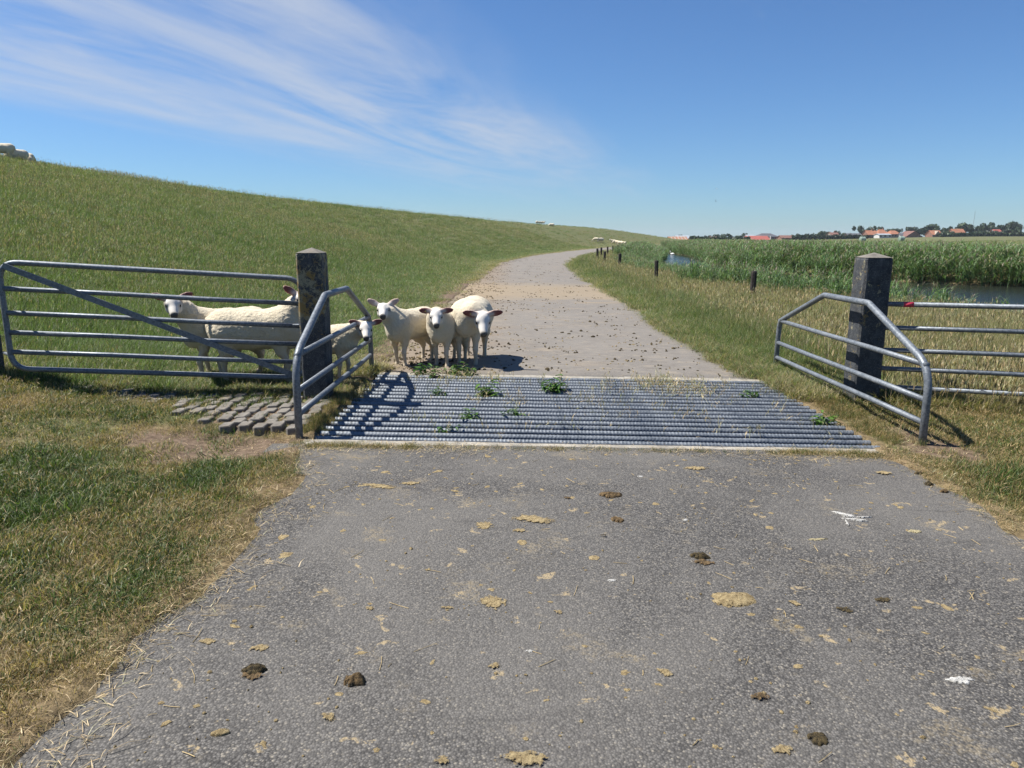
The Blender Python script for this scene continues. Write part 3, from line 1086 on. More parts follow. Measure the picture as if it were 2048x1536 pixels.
# ------------------------------------------------------------------ concrete paving blocks by the left post
def build_paving():
    root = empty('paving', (0, 0, 0))
    tag(root, kind='structure')
    # one block: a long hexagon with chamfered upper edge, three shared meshes
    meshes = []
    for s in range(3):
        l, w, h = 0.080 + 0.006 * s, 0.047, 0.085
        out = [(-w, -l + 0.03), (-w + 0.022, -l), (w, -l + 0.012), (w, l - 0.03), (w - 0.022, l), (-w, l - 0.012)]
        V, F = [], []
        for z, k in ((-h, 1.0), (-0.008, 1.0), (0.0, 0.86)):
            for (px, py) in out:
                V.append((px * k + random.uniform(-.002, .002), py * (1 - (1 - k) * 0.35) + random.uniform(-.002, .002), z + random.uniform(-.0015, .0015)))
        for r in range(2):
            for k in range(6):
                F.append((r * 6 + k, r * 6 + (k + 1) % 6, (r + 1) * 6 + (k + 1) % 6, (r + 1) * 6 + k))
        F.append(tuple(12 + k for k in range(6)))
        me = bpy.data.meshes.new('concrete_block')
        me.from_pydata(V, [], F)
        me.materials.append(M['block'])
        me.update()
        meshes.append(me)
    spots = []
    pitch_x, pitch_y = 0.132, 0.172
    for i in range(24):
        for j in range(8):
            x = -1.72 - i * pitch_x
            x += 0.016 * (1 if j % 2 else -1)
            y = 5.58 + j * pitch_y + (0.05 if i % 2 else 0.0)
            # full field near the post, then only the rows below the gate
            lim = 5.50 + 0.0 * i if i < 4 else 5.55 + 0.085 * (i - 4)
            if i > 9:
                lim = max(lim, 6.28)
            if y < lim or y > 6.72:
                continue
            if i > 9 and random.random() < 0.25:
                continue
            spots.append((x, y, i, j))
    for (x, y, i, j) in spots:
        o = bpy.data.objects.new('concrete_block', meshes[(i * 3 + j) % 3])
        COL.objects.link(o)
        o.parent = root
        z = gz(x, y) + 0.022 - (0.012 if i > 9 else 0) + random.uniform(-0.008, 0.007)
        if i < 5 and j == 0:
            z = gz(x, 5.9) + 0.028
        o.location = (x + random.uniform(-.005, .005), y + random.uniform(-.006, .006), z)
        o.rotation_euler = (random.uniform(-.03, .03), random.uniform(-.03, .03) - 0.03, random.uniform(-.05, .05))
    return spots


PAV = build_paving()


# ------------------------------------------------------------------ sheep: one continuous surface grown from a blended distance field
def surface_nets(Fd, org, h):
    S = Fd < 0
    nx, ny, nz = Fd.shape
    cx, cy, cz = nx - 1, ny - 1, nz - 1
    acc = np.zeros((cx, cy, cz, 3), np.float32)
    cnt = np.zeros((cx, cy, cz), np.float32)
    corners = [(i, j, k) for i in (0, 1) for j in (0, 1) for k in (0, 1)]

    def sub(A, o):
        return A[o[0]:o[0] + cx, o[1]:o[1] + cy, o[2]:o[2] + cz]
    for a in corners:
        for ax in range(3):
            if a[ax] == 1:
                continue
            b = list(a)
            b[ax] = 1
            fa, fb = sub(Fd, a), sub(Fd, b)
            m = (fa < 0) != (fb < 0)
            t = np.where(m, fa / np.where(m, fa - fb, 1.0), 0)
            for q in range(3):
                acc[..., q] += np.where(m, a[q] + (t if q == ax else 0), 0)
            cnt += m
    act = cnt > 0
    idx = np.full((cx, cy, cz), -1, np.int64)
    idx[act] = np.arange(act.sum())
    cell = np.stack(np.nonzero(act), -1)
    V = (cell + acc[act] / cnt[act][:, None]) * h + org
    F = []
    for ax in range(3):
        sl0 = [slice(None)] * 3
        sl1 = [slice(None)] * 3
        sl0[ax], sl1[ax] = slice(0, -1), slice(1, None)
        s0, s1 = S[tuple(sl0)], S[tuple(sl1)]
        e = np.stack(np.nonzero(s0 != s1), -1)
        u, w = (ax + 1) % 3, (ax + 2) % 3
        lim = [cx, cy, cz]
        ok = (e[:, u] > 0) & (e[:, w] > 0) & (e[:, u] < lim[u]) & (e[:, w] < lim[w])
        e = e[ok]
        inside = s0[tuple(e.T)]
        q = []
        for du, dw in ((-1, -1), (0, -1), (0, 0), (-1, 0)):
            c = e.copy()
            c[:, u] += du
            c[:, w] += dw
            q.append(idx[tuple(c.T)])
        q = np.stack(q, -1)
        q = np.where(inside[:, None], q, q[:, ::-1])
        F.append(q)
    return V, np.concatenate(F)


def smin(a, b, k):
    h = np.clip(0.5 + 0.5 * (b - a) / k, 0, 1)
    return b * (1 - h) + a * h - k * h * (1 - h)


def d_ell(P, c, r, R=None):
    q = P - np.asarray(c, np.float32)
    if R is not None:
        q = q @ np.asarray(R, np.float32)
    r = np.asarray(r, np.float32)
    q = q / r
    k0 = np.sqrt(np.einsum('...i,...i', q, q))
    q = q / r
    k1 = np.sqrt(np.einsum('...i,...i', q, q)) + 1e-9
    return k0 * (k0 - 1) / k1


def d_cone(P, a, b, ra, rb):
    a, b = np.asarray(a, np.float32), np.asarray(b, np.float32)
    d = b - a
    t = np.clip(((P - a) @ d) / (d @ d), 0, 1)
    q = P - a - t[..., None] * d
    return np.sqrt(np.einsum('...i,...i', q, q)) - (ra * (1 - t) + rb * t)


def rotm(yaw, pitch, roll=0.0):
    return np.array(Matrix.Rotation(yaw, 3, 'Z') @ Matrix.Rotation(-pitch, 3, 'Y') @ Matrix.Rotation(roll, 3, 'X'))


def sheep_prims(kw):
    """local frame: x forward, y left, z up; an adult is about 0.74 m at the back"""
    fat = kw.get('fat', 1.0)
    leg = kw.get('leg', 1.0)
    step = kw.get('step', (0.02, -0.03, 0.03, -0.02))
    G = []          # (group, k, fn)
    Z = 0.425 * leg

    def E(g, k, c, r, R=None):
        c_, m_ = np.asarray(c, float), float(np.max(r))
        G.append((g, k, lambda P, c=c, r=r, R=R: d_ell(P, c, r, R), c_ - m_, c_ + m_))

    def C(g, k, a, b, ra, rb):
        a_, b_ = np.asarray(a, float), np.asarray(b, float)
        G.append((g, k, lambda P, a=a, b=b, ra=ra, rb=rb: d_cone(P, a, b, ra, rb), np.minimum(a_ - ra, b_ - rb), np.maximum(a_ + ra, b_ + rb)))
    E('wool', 0.05, (-0.02, 0, Z + 0.135), (0.36, 0.185 * fat, 0.185))
    E('wool', 0.08, (-0.28, 0, Z + 0.150), (0.19, 0.170 * fat, 0.175))
    E('wool', 0.08, (0.23, 0, Z + 0.130), (0.19, 0.160 * fat, 0.190))
    E('wool', 0.06, (0.33, 0, Z + 0.05), (0.11, 0.105, 0.13))
    E('wool', 0.08, (-0.05, 0, Z + 0.03), (0.26, 0.15 * fat, 0.105))
    # head placement
    hz = kw.get('head', (0.60, 0.0, 0.80))
    R = rotm(kw.get('yaw', 0.0), kw.get('pitch', -0.45), kw.get('roll', 0.0))
    f, s, u = R[:, 0], R[:, 1], R[:, 2]
    H = np.array(hz) * np.array([1, 1, leg]) if kw.get('headscale', True) else np.array(hz)
    hs = kw.get('hs', 1.0)
    nb = H - f * 0.05 * hs - u * 0.03 * hs
    mid = (np.array([0.34, 0, Z + 0.20]) + nb) / 2 + np.array([0.0, 0, 0.015])
    C('wool', 0.09, (0.27, 0, Z + 0.16), mid, 0.145, 0.115)
    C('wool', 0.06, mid, nb, 0.112, 0.078 * hs)
    E('face', 0.025, H + f * 0.015 * hs, np.array((0.085, 0.073, 0.082)) * hs, R)
    C('face', 0.03, H + f * 0.03 * hs + u * 0.010 * hs, H + f * 0.165 * hs - u * 0.006 * hs, 0.062 * hs, 0.036 * hs)
    C('face', 0.025, H + f * 0.05 * hs - u * 0.030 * hs, H + f * 0.160 * hs - u * 0.030 * hs, 0.050 * hs, 0.031 * hs)
    for q in (-1, 1):
        E('face', 0.02, H + f * 0.055 * hs + s * q * 0.049 * hs + u * 0.035 * hs, np.array((0.028, 0.02, 0.018)) * hs, R)
        E('face', 0.02, H + f * 0.04 * hs + s * q * 0.042 * hs - u * 0.035 * hs, np.array((0.05, 0.03, 0.045)) * hs, R)
    E('nose', 0.012, H + f * 0.196 * hs - u * 0.004 * hs, np.array((0.020, 0.036, 0.029)) * hs, R)
    E('mouth', 0.012, H + f * 0.186 * hs - u * 0.034 * hs, np.array((0.024, 0.030, 0.020)) * hs, R)
    ears = []
    eup = kw.get('ear_up', 0.15)
    for q in (-1, 1):
        ed = s * q * math.cos(eup) + u * math.sin(eup) - f * kw.get('ear_back', 0.15)
        ed = ed / np.linalg.norm(ed)
        en = f * 1.0 + u * 0.30
        en = en - ed * (en @ ed)
        en = en / np.linalg.norm(en)
        ew = np.cross(en, ed)
        ER = np.stack([ed, ew, en], 1)
        root = H + s * q * 0.062 * hs + u * 0.052 * hs - f * 0.012 * hs
        E('ear', 0.018, root + ed * 0.062 * hs, np.array((0.078, 0.037, 0.0125)) * hs, ER)
        C('face', 0.02, root - ed * 0.02, root + ed * 0.03 * hs, 0.022 * hs, 0.018 * hs)
        ears.append((root, ed, en))
    # legs
    for q, (st, ln) in zip((1, -1), ((step[0], 0), (step[1], 0))):
        y = q * 0.085 * fat
        C('wool', 0.05, (0.23, y, Z + 0.04), (0.245, y, Z - 0.09), 0.080, 0.044)
        C('leg', 0.03, (0.245, y, Z - 0.07), (0.255 + st, y, 0.205 * leg), 0.042, 0.0265)
        C('leg', 0.02, (0.255 + st, y, 0.205 * leg), (0.235 + st, y, 0.060), 0.0275, 0.0200)
        C('leg', 0.012, (0.235 + st, y, 0.065), (0.262 + st, y, 0.028), 0.0225, 0.025)
        C('hoof', 0.008, (0.262 + st, y, 0.022), (0.285 + st, y, 0.016), 0.027, 0.020)
    for q, st in zip((1, -1), (step[2], step[3])):
        y = q * 0.092 * fat
        C('wool', 0.06, (-0.29, y * 0.95, Z + 0.08), (-0.255, y, Z - 0.08), 0.115, 0.072)
        C('wool', 0.04, (-0.255, y, Z - 0.08), (-0.345 + st, y, 0.235 * leg), 0.064, 0.032)
        C('leg', 0.025, (-0.350 + st, y, 0.240 * leg), (-0.335 + st, y, 0.065), 0.0300, 0.0205)
        C('leg', 0.012, (-0.335 + st, y, 0.07), (-0.308 + st, y, 0.028), 0.0230, 0.026)
        C('hoof', 0.008, (-0.308 + st, y, 0.022), (-0.285 + st, y, 0.016), 0.030, 0.023)
    C('wool', 0.03, (-0.445, 0, Z + 0.20), (-0.485, 0, Z + 0.06), 0.038, 0.022)
    return G, H, f, s, u, hs, ears


COLS = {'wool': (0.62, 0.545, 0.40), 'face': (0.64, 0.61, 0.56), 'ear': (0.58, 0.47, 0.40), 'nose': (0.010, 0.010, 0.011), 'mouth': (0.035, 0.030, 0.030),
        'hoof': (0.025, 0.022, 0.020), 'leg': (0.56, 0.49, 0.385)}
PINK = np.array((0.20, 0.070, 0.062))


def sheep_mesh(name, h, kw, pink=True):
    G, H, f, s, u, hs, ears = sheep_prims(kw)
    lo = np.array([min(-0.56, H[0] - 0.3), min(-0.27, H[1] - 0.26), -0.02])
    hi = np.array([max(0.5, H[0] + 0.3), max(0.27, H[1] + 0.26), max(0.86, H[2] + 0.26)])
    n = np.ceil((hi - lo) / h).astype(int) + 1
    ax = [lo[i] + h * np.arange(n[i]) for i in range(3)]
    P = np.stack(np.meshgrid(*ax, indexing='ij'), -1).astype(np.float32)
    D = np.full(P.shape[:3], 9.0, np.float32)
    for g, k, fn, b0, b1 in G:
        i0 = np.clip(np.floor((b0 - 0.075 - lo) / h).astype(int), 0, n)
        i1 = np.clip(np.ceil((b1 + 0.075 - lo) / h).astype(int) + 1, 0, n)
        sl = tuple(slice(a, b) for a, b in zip(i0, i1))
        D[sl] = smin(fn(P[sl]), D[sl], k)
    V, F = surface_nets(D, lo, h)
    # colour by nearest body region
    VP = V.astype(np.float32)
    gd = {}
    for g, k, fn, _, _ in G:
        d = fn(VP)
        gd[g] = np.minimum(gd[g], d) if g in gd else d
    names = list(gd)
    A = np.stack([gd[g] for g in names], 1)
    W = np.exp(-(A - A.min(1, keepdims=True)) / 0.009)
    W /= W.sum(1, keepdims=True)
    Cc = W @ np.array([COLS[g] for g in names])
    wool = W[:, names.index('wool')]
    # shape the fleece: lumps and locks
    nse = fbm(V[:, 0] * 60 + V[:, 1] * 17, V[:, 2] * 60 + V[:, 1] * 37, kw.get('seed', 1), 3) - 0.5
    lump = fbm(V[:, 0] * 8 + V[:, 1] * 3, V[:, 2] * 8 - V[:, 1] * 5, kw.get('seed', 1) + 5, 2) - 0.5
    me = np_mesh(name, V, F)
    N = np.zeros(len(V) * 3, np.float32)
    me.vertices.foreach_get('normal', N)
    N = N.reshape(-1, 3)
    rough = kw.get('shag', 1.0)
    V2 = V + N * (wool * (0.010 * rough * nse + 0.012 * lump))[:, None]
    me.vertices.foreach_set('co', V2.astype(np.float32).ravel())
    ew = W[:, names.index('ear')]
    enm = np.zeros(len(V))
    for (root, ed, en) in ears:
        near = np.linalg.norm(V - (root + ed * 0.06), axis=1) < 0.12
        enm = np.where(near, N @ en, enm)
    pk = (ew * np.clip(enm * 2.2 - 0.35, 0, 1) * kw.get('pink', 1.0))[:, None]
    Cc = Cc * (1 - pk) + PINK * pk
    # grime on belly and knees, dark slit round the eyes
    for q in (-1, 1):
        e = H + f * 0.064 * hs + s * q * 0.064 * hs + u * 0.018 * hs
        w = np.exp(-((np.linalg.norm((V - e), axis=1)) / (0.026 * hs)) ** 2)[:, None] * 0.9
        Cc = Cc * (1 - w) + np.array((0.07, 0.06, 0.055)) * w
    dirt = (smoothstep(0.36, 0.05, V[:, 2]) * 0.24 + smoothstep(0.48, 0.34, V[:, 2]) * 0.12)[:, None] * (0.4 + fbm(V[:, 0] * 12, V[:, 2] * 12, 8)[:, None])
    Cc = Cc * (1 - dirt) + np.array((0.26, 0.20, 0.125)) * dirt
    set_attr(me, 'col', 'FLOAT_COLOR', np.concatenate([Cc, np.ones((len(V), 1))], 1))
    set_attr(me, 'wool', 'FLOAT', wool)
    me.polygons.foreach_set('use_smooth', np.ones(len(me.polygons), bool))
    me.materials.append(M['sheep'])
    me.update()
    return me, (H, f, s, u, hs, ears)


def uv_ell(c, r, R=None, nu=12, nv=8):
    V, F = [], []
    for j in range(nv + 1):
        for i in range(nu):
            a, b = 2 * math.pi * i / nu, math.pi * j / nv
            q = np.array((r[0] * math.sin(b) * math.cos(a), r[1] * math.sin(b) * math.sin(a), r[2] * math.cos(b)))
            V.append((R @ q if R is not None else q) + np.asarray(c))
    for j in range(nv):
        for i in range(nu):
            F.append((j * nu + i, j * nu + (i + 1) % nu, (j + 1) * nu + (i + 1) % nu, (j + 1) * nu + i))
    return V, F


def sheep(x, y, heading, scale, label, group=None, z=None, ear_tag=False, **kw):
    root = empty('sheep', (x, y, gz(x, y) - 0.004 if z is None else z), heading)
    root.scale = (scale,) * 3
    me, (H, f, s, u, hs, ears) = sheep_mesh('body', kw.pop('vox', 0.0088), kw)
    o = bpy.data.objects.new('body', me)
    COL.objects.link(o)
    o.parent = root
    R = np.stack([f, s, u], 1)
    for q in (-1, 1):
        V, F = uv_ell(H + f * 0.068 * hs + s * q * 0.0625 * hs + u * 0.020 * hs, np.array((0.018, 0.011, 0.014)) * hs, R)
        mesh_obj('eye', V, F, M['eye'], root, smooth=True)
    if ear_tag:
        for (rt, ed, en) in ears[:1]:
            c = rt + ed * 0.055 * hs + en * 0.012 * hs - u * 0.012
            V, F = uv_ell(c, (0.003, 0.016, 0.019), R, 10, 6)
            mesh_obj('ear_tag', V, F, M['yellow'], root)
    tag(root, label, 'sheep', group)
    return root


FR = 'sheep waiting at the cattle grid'
# behind the gate, facing the camera, body running back to the right
sheep(-2.98, 7.52, math.radians(214), 0.98, 'sheep behind the gate looking at the camera, white face between the bars', FR,
      head=(0.52, 0.16, 0.83), yaw=math.radians(82), pitch=-0.50, fat=1.0, seed=3, shag=1.2, ear_up=0.30, step=(0.05, -0.05, 0.03, -0.03))
# big ewe seen side-on behind the gate, head hidden by the post
sheep(-2.60, 7.32, math.radians(4), 1.04, 'large woolly sheep standing side-on behind the gate, head hidden by the post', FR,
      head=(0.45, 0.06, 0.83), yaw=math.radians(-65), pitch=-0.30, fat=1.08, seed=7, shag=1.0, ear_up=0.55, step=(0.0, 0.06, -0.05, 0.05))
# lamb putting its head through the guard rail
sheep(-2.00, 7.74, math.radians(-14), 0.80, 'lamb with pink ears poking its head through the left guard rail', FR,
      head=(0.61, -0.05, 0.72), yaw=math.radians(-64), pitch=-0.50, fat=0.9, seed=11, hs=1.12, ear_up=0.22, step=(0.02, -0.03, 0.03, -0.02))
# three standing on the lane
sheep(-1.24, 8.90, math.radians(240), 0.95, 'lamb with raised pointed ears, leftmost of the three on the lane', FR,
      head=(0.42, -0.10, 0.765), yaw=math.radians(36), pitch=-0.30, fat=1.0, seed=13, hs=1.07, ear_up=0.48, ear_back=0.1, pink=0.35, shag=0.6)
sheep(-0.78, 8.92, math.radians(250), 0.945, 'lamb facing the camera with dark pink ears, middle of the three on the lane', FR,
      head=(0.45, 0.04, 0.715), yaw=math.radians(26), pitch=-0.50, fat=1.0, seed=17, hs=1.07, ear_up=0.02, ear_back=0.1, ear_tag=True, shag=0.7)
sheep(-0.52, 9.12, math.radians(263), 1.12, 'stout sheep with lowered turned head, rightmost of the three on the lane', FR,
      head=(0.46, 0.21, 0.565), yaw=math.radians(14), pitch=-0.72, fat=1.15, seed=19, hs=1.08, ear_up=0.16, ear_back=0.05, ear_tag=True, shag=0.7)

# sheep far away: a grazing and a standing body, shared
far_a, _ = sheep_mesh('body', 0.028, dict(head=(0.66, 0.0, 0.26), pitch=-0.9, headscale=False, seed=23, fat=1.1))
far_b, _ = sheep_mesh('body', 0.028, dict(head=(0.58, 0.0, 0.76), pitch=-0.35, seed=29, fat=1.1))


def far_sheep(x, y, heading, label, group, me=None, sc=1.05, dz=0.0):
    o = bpy.data.objects.new('sheep', me or far_a)
    COL.objects.link(o)
    o.location = (x, y, gz(x, y) + dz)
    o.rotation_euler = (0, 0, heading)
    o.scale = (sc,) * 3
    return tag(o, label, 'sheep', group)


# ------------------------------------------------------------------ grass and reeds (instanced on points)
def blade(V, F, B, x, y, yaw, h, w, lean, br, lv=3, z0=0.0, curl=0.5):
    c, s = math.cos(yaw), math.sin(yaw)
    base = len(V)
    for k in range(lv):
        t = k / (lv - 1)
        o = lean * (t ** (1 + curl)) * h
        zz = z0 + h * t * (1 - 0.35 * lean * t)
        ww = w * (1 - t * 0.35) if k < lv - 1 else 0
        cx, cy = x + c * o, y + s * o
        if k < lv - 1:
            V.append((cx - s * ww / 2, cy + c * ww / 2, zz))
            V.append((cx + s * ww / 2, cy - c * ww / 2, zz))
            B += [br, br]
        else:
            V.append((cx, cy, zz))
            B.append(br)
    for k in range(lv - 2):
        a = base + 2 * k
        F.append((a, a + 1, a + 3, a + 2))
    a = base + 2 * (lv - 2)
    F.append((a, a + 1, a + 2))


PROTO = {}


def make_proto(kind, n_var, fn, mat):
    c = bpy.data.collections.new('tufts_' + kind)
    for i in range(n_var):
        V, F, B, MI = [], [], [], []
        fn(V, F, B, MI)
        me = bpy.data.meshes.new('tuft_' + kind)
        me.from_pydata(V, [], F)
        for m in (mat if isinstance(mat, (list, tuple)) else [mat]):
            me.materials.append(m)
        if MI:
            me.polygons.foreach_set('material_index', np.array(MI, np.int32))
        set_attr(me, 'br', 'FLOAT', B)
        me.update()
        o = bpy.data.objects.new('tuft_%s_%02d' % (kind, i), me)
        c.objects.link(o)
    PROTO[kind] = c


U = random.uniform


def f_lawn(V, F, B, MI):
    for _ in range(95):
        r, a = 0.13 * math.sqrt(random.random()), U(0, 6.28)
        blade(V, F, B, r * math.cos(a), r * math.sin(a), U(0, 6.28), U(0.018, 0.058), U(0.0022, 0.0042), U(0.2, 1.3), random.random())


def f_mid(V, F, B, MI):
    for _ in range(90):
        r, a = 0.21 * math.sqrt(random.random()), U(0, 6.28)
        blade(V, F, B, r * math.cos(a), r * math.sin(a), U(0, 6.28), U(0.06, 0.20), U(0.003, 0.0065), U(0.15, 1.0), random.random())


def f_seed(V, F, B, MI):
    for _ in range(7):
        r, a = 0.20 * math.sqrt(random.random()), U(0, 6.28)
        x, y, yaw, h, ln, br = r * math.cos(a), r * math.sin(a), U(0, 6.28), U(0.22, 0.40), U(0.05, 0.45), random.random()
        blade(V, F, B, x, y, yaw, h, 0.0026, ln, br)
        tx, ty = x + math.cos(yaw) * ln * h * 0.62, y + math.sin(yaw) * ln * h * 0.62
        for q in range(3):
            blade(V, F, B, tx, ty, U(0, 6.28), U(0.05, 0.09), 0.007, U(0.1, 0.5), br, 3, h * 0.72)


def f_tall(V, F, B, MI):
    for _ in range(70):
        r, a = 0.20 * math.sqrt(random.random()), U(0, 6.28)
        blade(V, F, B, r * math.cos(a), r * math.sin(a), U(0, 6.28), U(0.12, 0.36), U(0.003, 0.007), U(0.1, 0.85), random.random())


def f_reed(V, F, B, MI):
    for _ in range(6):
        x, y, hh = U(-.22, .22), U(-.22, .22), U(0.95, 1.35)
        ln, yw, br = U(0.0, 0.14), U(0, 6.28), random.random()
        n0 = len(F)
        blade(V, F, B, x, y, yw, hh, 0.010, ln, br)
        k = int(U(8, 12))
        for q in range(k):
            t = 0.18 + 0.80 * q / k
            px, py = x + math.cos(yw) * ln * hh * t * t, y + math.sin(yw) * ln * hh * t * t
            blade(V, F, B, px, py, U(0, 6.28), U(0.26, 0.46), U(0.016, 0.030), U(0.55, 1.35), random.random(), 4, hh * t * 0.96, 0.7)
        MI += [0] * (len(F) - n0)
        if random.random() < 0.28:
            n0 = len(F)
            tx, ty = x + math.cos(yw) * ln * hh * 0.95, y + math.sin(yw) * ln * hh * 0.95
            for q in range(6):
                blade(V, F, B, tx, ty, U(0, 6.28), U(0.14, 0.24), 0.016, U(0.2, 0.6), random.random(), 3, hh * 0.92)
            MI += [1] * (len(F) - n0)


def f_straw(V, F, B, MI):
    for _ in range(8):
        r, a = 0.12 * math.sqrt(random.random()), U(0, 6.28)
        blade(V, F, B, r * math.cos(a), r * math.sin(a), U(0, 6.28), U(0.008, 0.035), U(0.0015, 0.003), U(1.5, 4.2), U(0, 1))


def f_stalk(V, F, B, MI):
    for _ in range(6):
        x, y, h, yaw, ln = U(-.06, .06), U(-.06, .06), U(0.06, 0.20), U(0, 6.28), U(0.1, 1.0)
        br = random.random()
        blade(V, F, B, x, y, yaw, h, 0.0026, ln, br)
        for q in range(3):
            blade(V, F, B, x + math.cos(yaw) * ln * h * .6, y + math.sin(yaw) * ln * h * .6, U(0, 6.28), U(0.02, 0.05), 0.004, U(0.3, 1), br, 3, h * U(.5, .75))


make_proto('lawn', 6, f_lawn, M['lawn'])
make_proto('mid', 6, f_mid, M['dyke'])
make_proto('seed', 5, f_seed, M['seed'])
make_proto('tall', 6, f_tall, M['dyke'])
make_proto('reed', 7, f_reed, [M['reed'], M['plume']])
make_proto('straw', 5, f_straw, M['seed'])
make_proto('stalk', 6, f_stalk, M['seed'])


def scatter(name, kind, x, y, z, scl, dry, label, cat, tilt=0.12, nvar=None):
    n = len(x)
    me = bpy.data.meshes.new(name)
    me.vertices.add(n)
    me.vertices.foreach_set('co', np.stack([x, y, z], 1).astype(np.float32).ravel())
    rot = np.stack([RNG.normal(0, tilt, n), RNG.normal(0, tilt, n), RNG.uniform(0, 6.283, n)], 1)
    set_attr(me, 'rot', 'FLOAT_VECTOR', rot)
    if np.ndim(scl) == 1:
        scl = np.stack([scl] * 3, 1)
    set_attr(me, 'scl', 'FLOAT_VECTOR', scl)
    set_attr(me, 'dry', 'FLOAT', dry)
    set_attr(me, 'idx', 'INT', RNG.integers(0, len(PROTO[kind].objects), n))
    o = bpy.data.objects.new(name, me)
    COL.objects.link(o)
    ng = bpy.data.node_groups.new('scatter_' + name, 'GeometryNodeTree')
    ng.interface.new_socket('Geometry', in_out='INPUT', socket_type='NodeSocketGeometry')
    ng.interface.new_socket('Geometry', in_out='OUTPUT', socket_type='NodeSocketGeometry')
    N, L = ng.nodes, ng.links
    gi, go = N.new('NodeGroupInput'), N.new('NodeGroupOutput')
    iop = N.new('GeometryNodeInstanceOnPoints')
    ci = N.new('GeometryNodeCollectionInfo')
    ci.inputs['Collection'].default_value = PROTO[kind]
    ci.inputs['Separate Children'].default_value = True
    ci.inputs['Reset Children'].default_value = True

    def named(nm, dt):
        q = N.new('GeometryNodeInputNamedAttribute')
        q.data_type = dt
        q.inputs['Name'].default_value = nm
        return q.outputs['Attribute']
    L.new(gi.outputs[0], iop.inputs['Points'])
    L.new(ci.outputs[0], iop.inputs['Instance'])
    iop.inputs['Pick Instance'].default_value = True
    L.new(named('idx', 'INT'), iop.inputs['Instance Index'])
    L.new(named('rot', 'FLOAT_VECTOR'), iop.inputs['Rotation'])
    L.new(named('scl', 'FLOAT_VECTOR'), iop.inputs['Scale'])
    L.new(iop.outputs[0], go.inputs[0])
    md = o.modifiers.new('scatter', 'NODES')
    md.node_group = ng
    tag(o, label, cat, kind='stuff')
    return o


def cand(n, r0, r1, a0=-42, a1=42, p=1.0):
    """points fanned out in front of the camera, density falling with distance as r^-(2-...)"""
    q = RNG.random(n)
    if abs(p) < 1e-6:
        r = r0 * (r1 / r0) ** q
    else:
        r = (r0 ** p + q * (r1 ** p - r0 ** p)) ** (1 / p)
    a = np.radians(RNG.uniform(a0, a1, n))
    return r * np.sin(a), r * np.cos(a)


pav = np.array([(a, b) for (a, b, _, _) in PAV])


def on_paving(x, y, rad=0.085):
    m = np.zeros(len(x), bool)
    for (a, b) in pav:
        m |= (np.abs(x - a) < rad * 0.55) & (np.abs(y - b) < rad * 1.25)
    return m


def lane_free(x, y, d, slack=0.0):
    """True where grass may root: off the asphalt, off the grid"""
    e = np.abs(d) - (half_w(y, d) + 0.20 * (fbm(x * 0.8, y * 0.8, 21) - 0.5) + 0.16 * (fbm(x * 3.5, y * 3.5, 23, 3) - 0.5))
    ok = e > slack
    ok &= ~((x > GX0 - 0.05) & (x < GX1 + 0.05) & (y > GY0 - 0.15) & (y < GY1 + 0.17))
    return ok


# short half-dry lawn on both sides in front of the grid
x, y = cand(30000, 1.2, 8.6, -62, 62, 1.6)
d = road_d(x, y)
ok = lane_free(x, y, d, -0.02) & (y < 7.6) & ~on_paving(x, y)
dm = dirt_mask(x, y, d)
dry = dry_field(x, y, d)
ok &= RNG.random(len(x)) > dm * 0.93
bare = fbm(x * 2.2, y * 2.2, 61)
ok &= RNG.random(len(x)) > smoothstep(0.60, 0.75, bare) * 0.7
x, y, d, dry = x[ok], y[ok], d[ok], dry[ok]
e = np.abs(d) - half_w(y, d)
sc_ = RNG.uniform(0.7, 1.25, len(x)) * (0.55 + 0.45 * smoothstep(0, 0.5, e)) * (1.15 - 0.45 * dry)
grc = np.exp(-(((x - 3.7) / 0.75) ** 2 + ((y - 4.35) / 0.55) ** 2))
sz = sc_ * (1 + 0.8 * grc)
scatter('lawn_grass', 'lawn', x, y, ground_z(x, y) - 0.004, np.stack([sc_, sc_, sz], 1), np.clip(dry + RNG.normal(0, 0.13, len(x)), 0, 1),
        'short half-dry grass in front of the gates on both sides of the lane', 'grass', 0.2)

xs_, ys_ = cand(900, 1.5, 8.0, -60, 60, 1.6)
ds_ = road_d(xs_, ys_)
ok = lane_free(xs_, ys_, ds_, 0.05) & (ys_ < 7.0) & ~on_paving(xs_, ys_)
xs_, ys_ = xs_[ok], ys_[ok]
scatter('lawn_stalks', 'stalk', xs_, ys_, ground_z(xs_, ys_) - 0.004, RNG.uniform(0.45, 0.95, len(xs_)), np.clip(RNG.normal(0.5, 0.25, len(xs_)), 0, 1),
        'pale dry stalks standing in the short lawn', 'grass', 0.5)

# flattened straw on the thatch and along the asphalt edge
x, y = cand(20000, 1.3, 9.0, -60, 60, 1.6)
d = road_d(x, y)
e = np.abs(d) - half_w(y, d)
pr = np.where(e < 0, 0.5 * np.exp(e / 0.035), 0.16 + 0.84 * np.exp(-np.clip(e, 0, None) / 0.35))
gridm = (x > GX0 - 0.05) & (x < GX1 + 0.05) & (y > GY0 - 0.02) & (y < GY1 + 0.1)
ok = (RNG.random(len(x)) < pr) & ~gridm
x, y, d = x[ok], y[ok], d[ok]
xk = np.concatenate([RNG.uniform(-1.5, -0.2, 130), RNG.uniform(1.9, 2.9, 130), RNG.uniform(-0.2, 1.9, 50)])
x, y = np.concatenate([x, xk]), np.concatenate([y, RNG.normal(GY0 - 0.18, 0.035, len(xk))])
d = road_d(x, y)
zz = np.maximum(ground_z(x, y), np.where(np.abs(d) < HALF + 0.3, road_z(x, y), -9)) + 0.002
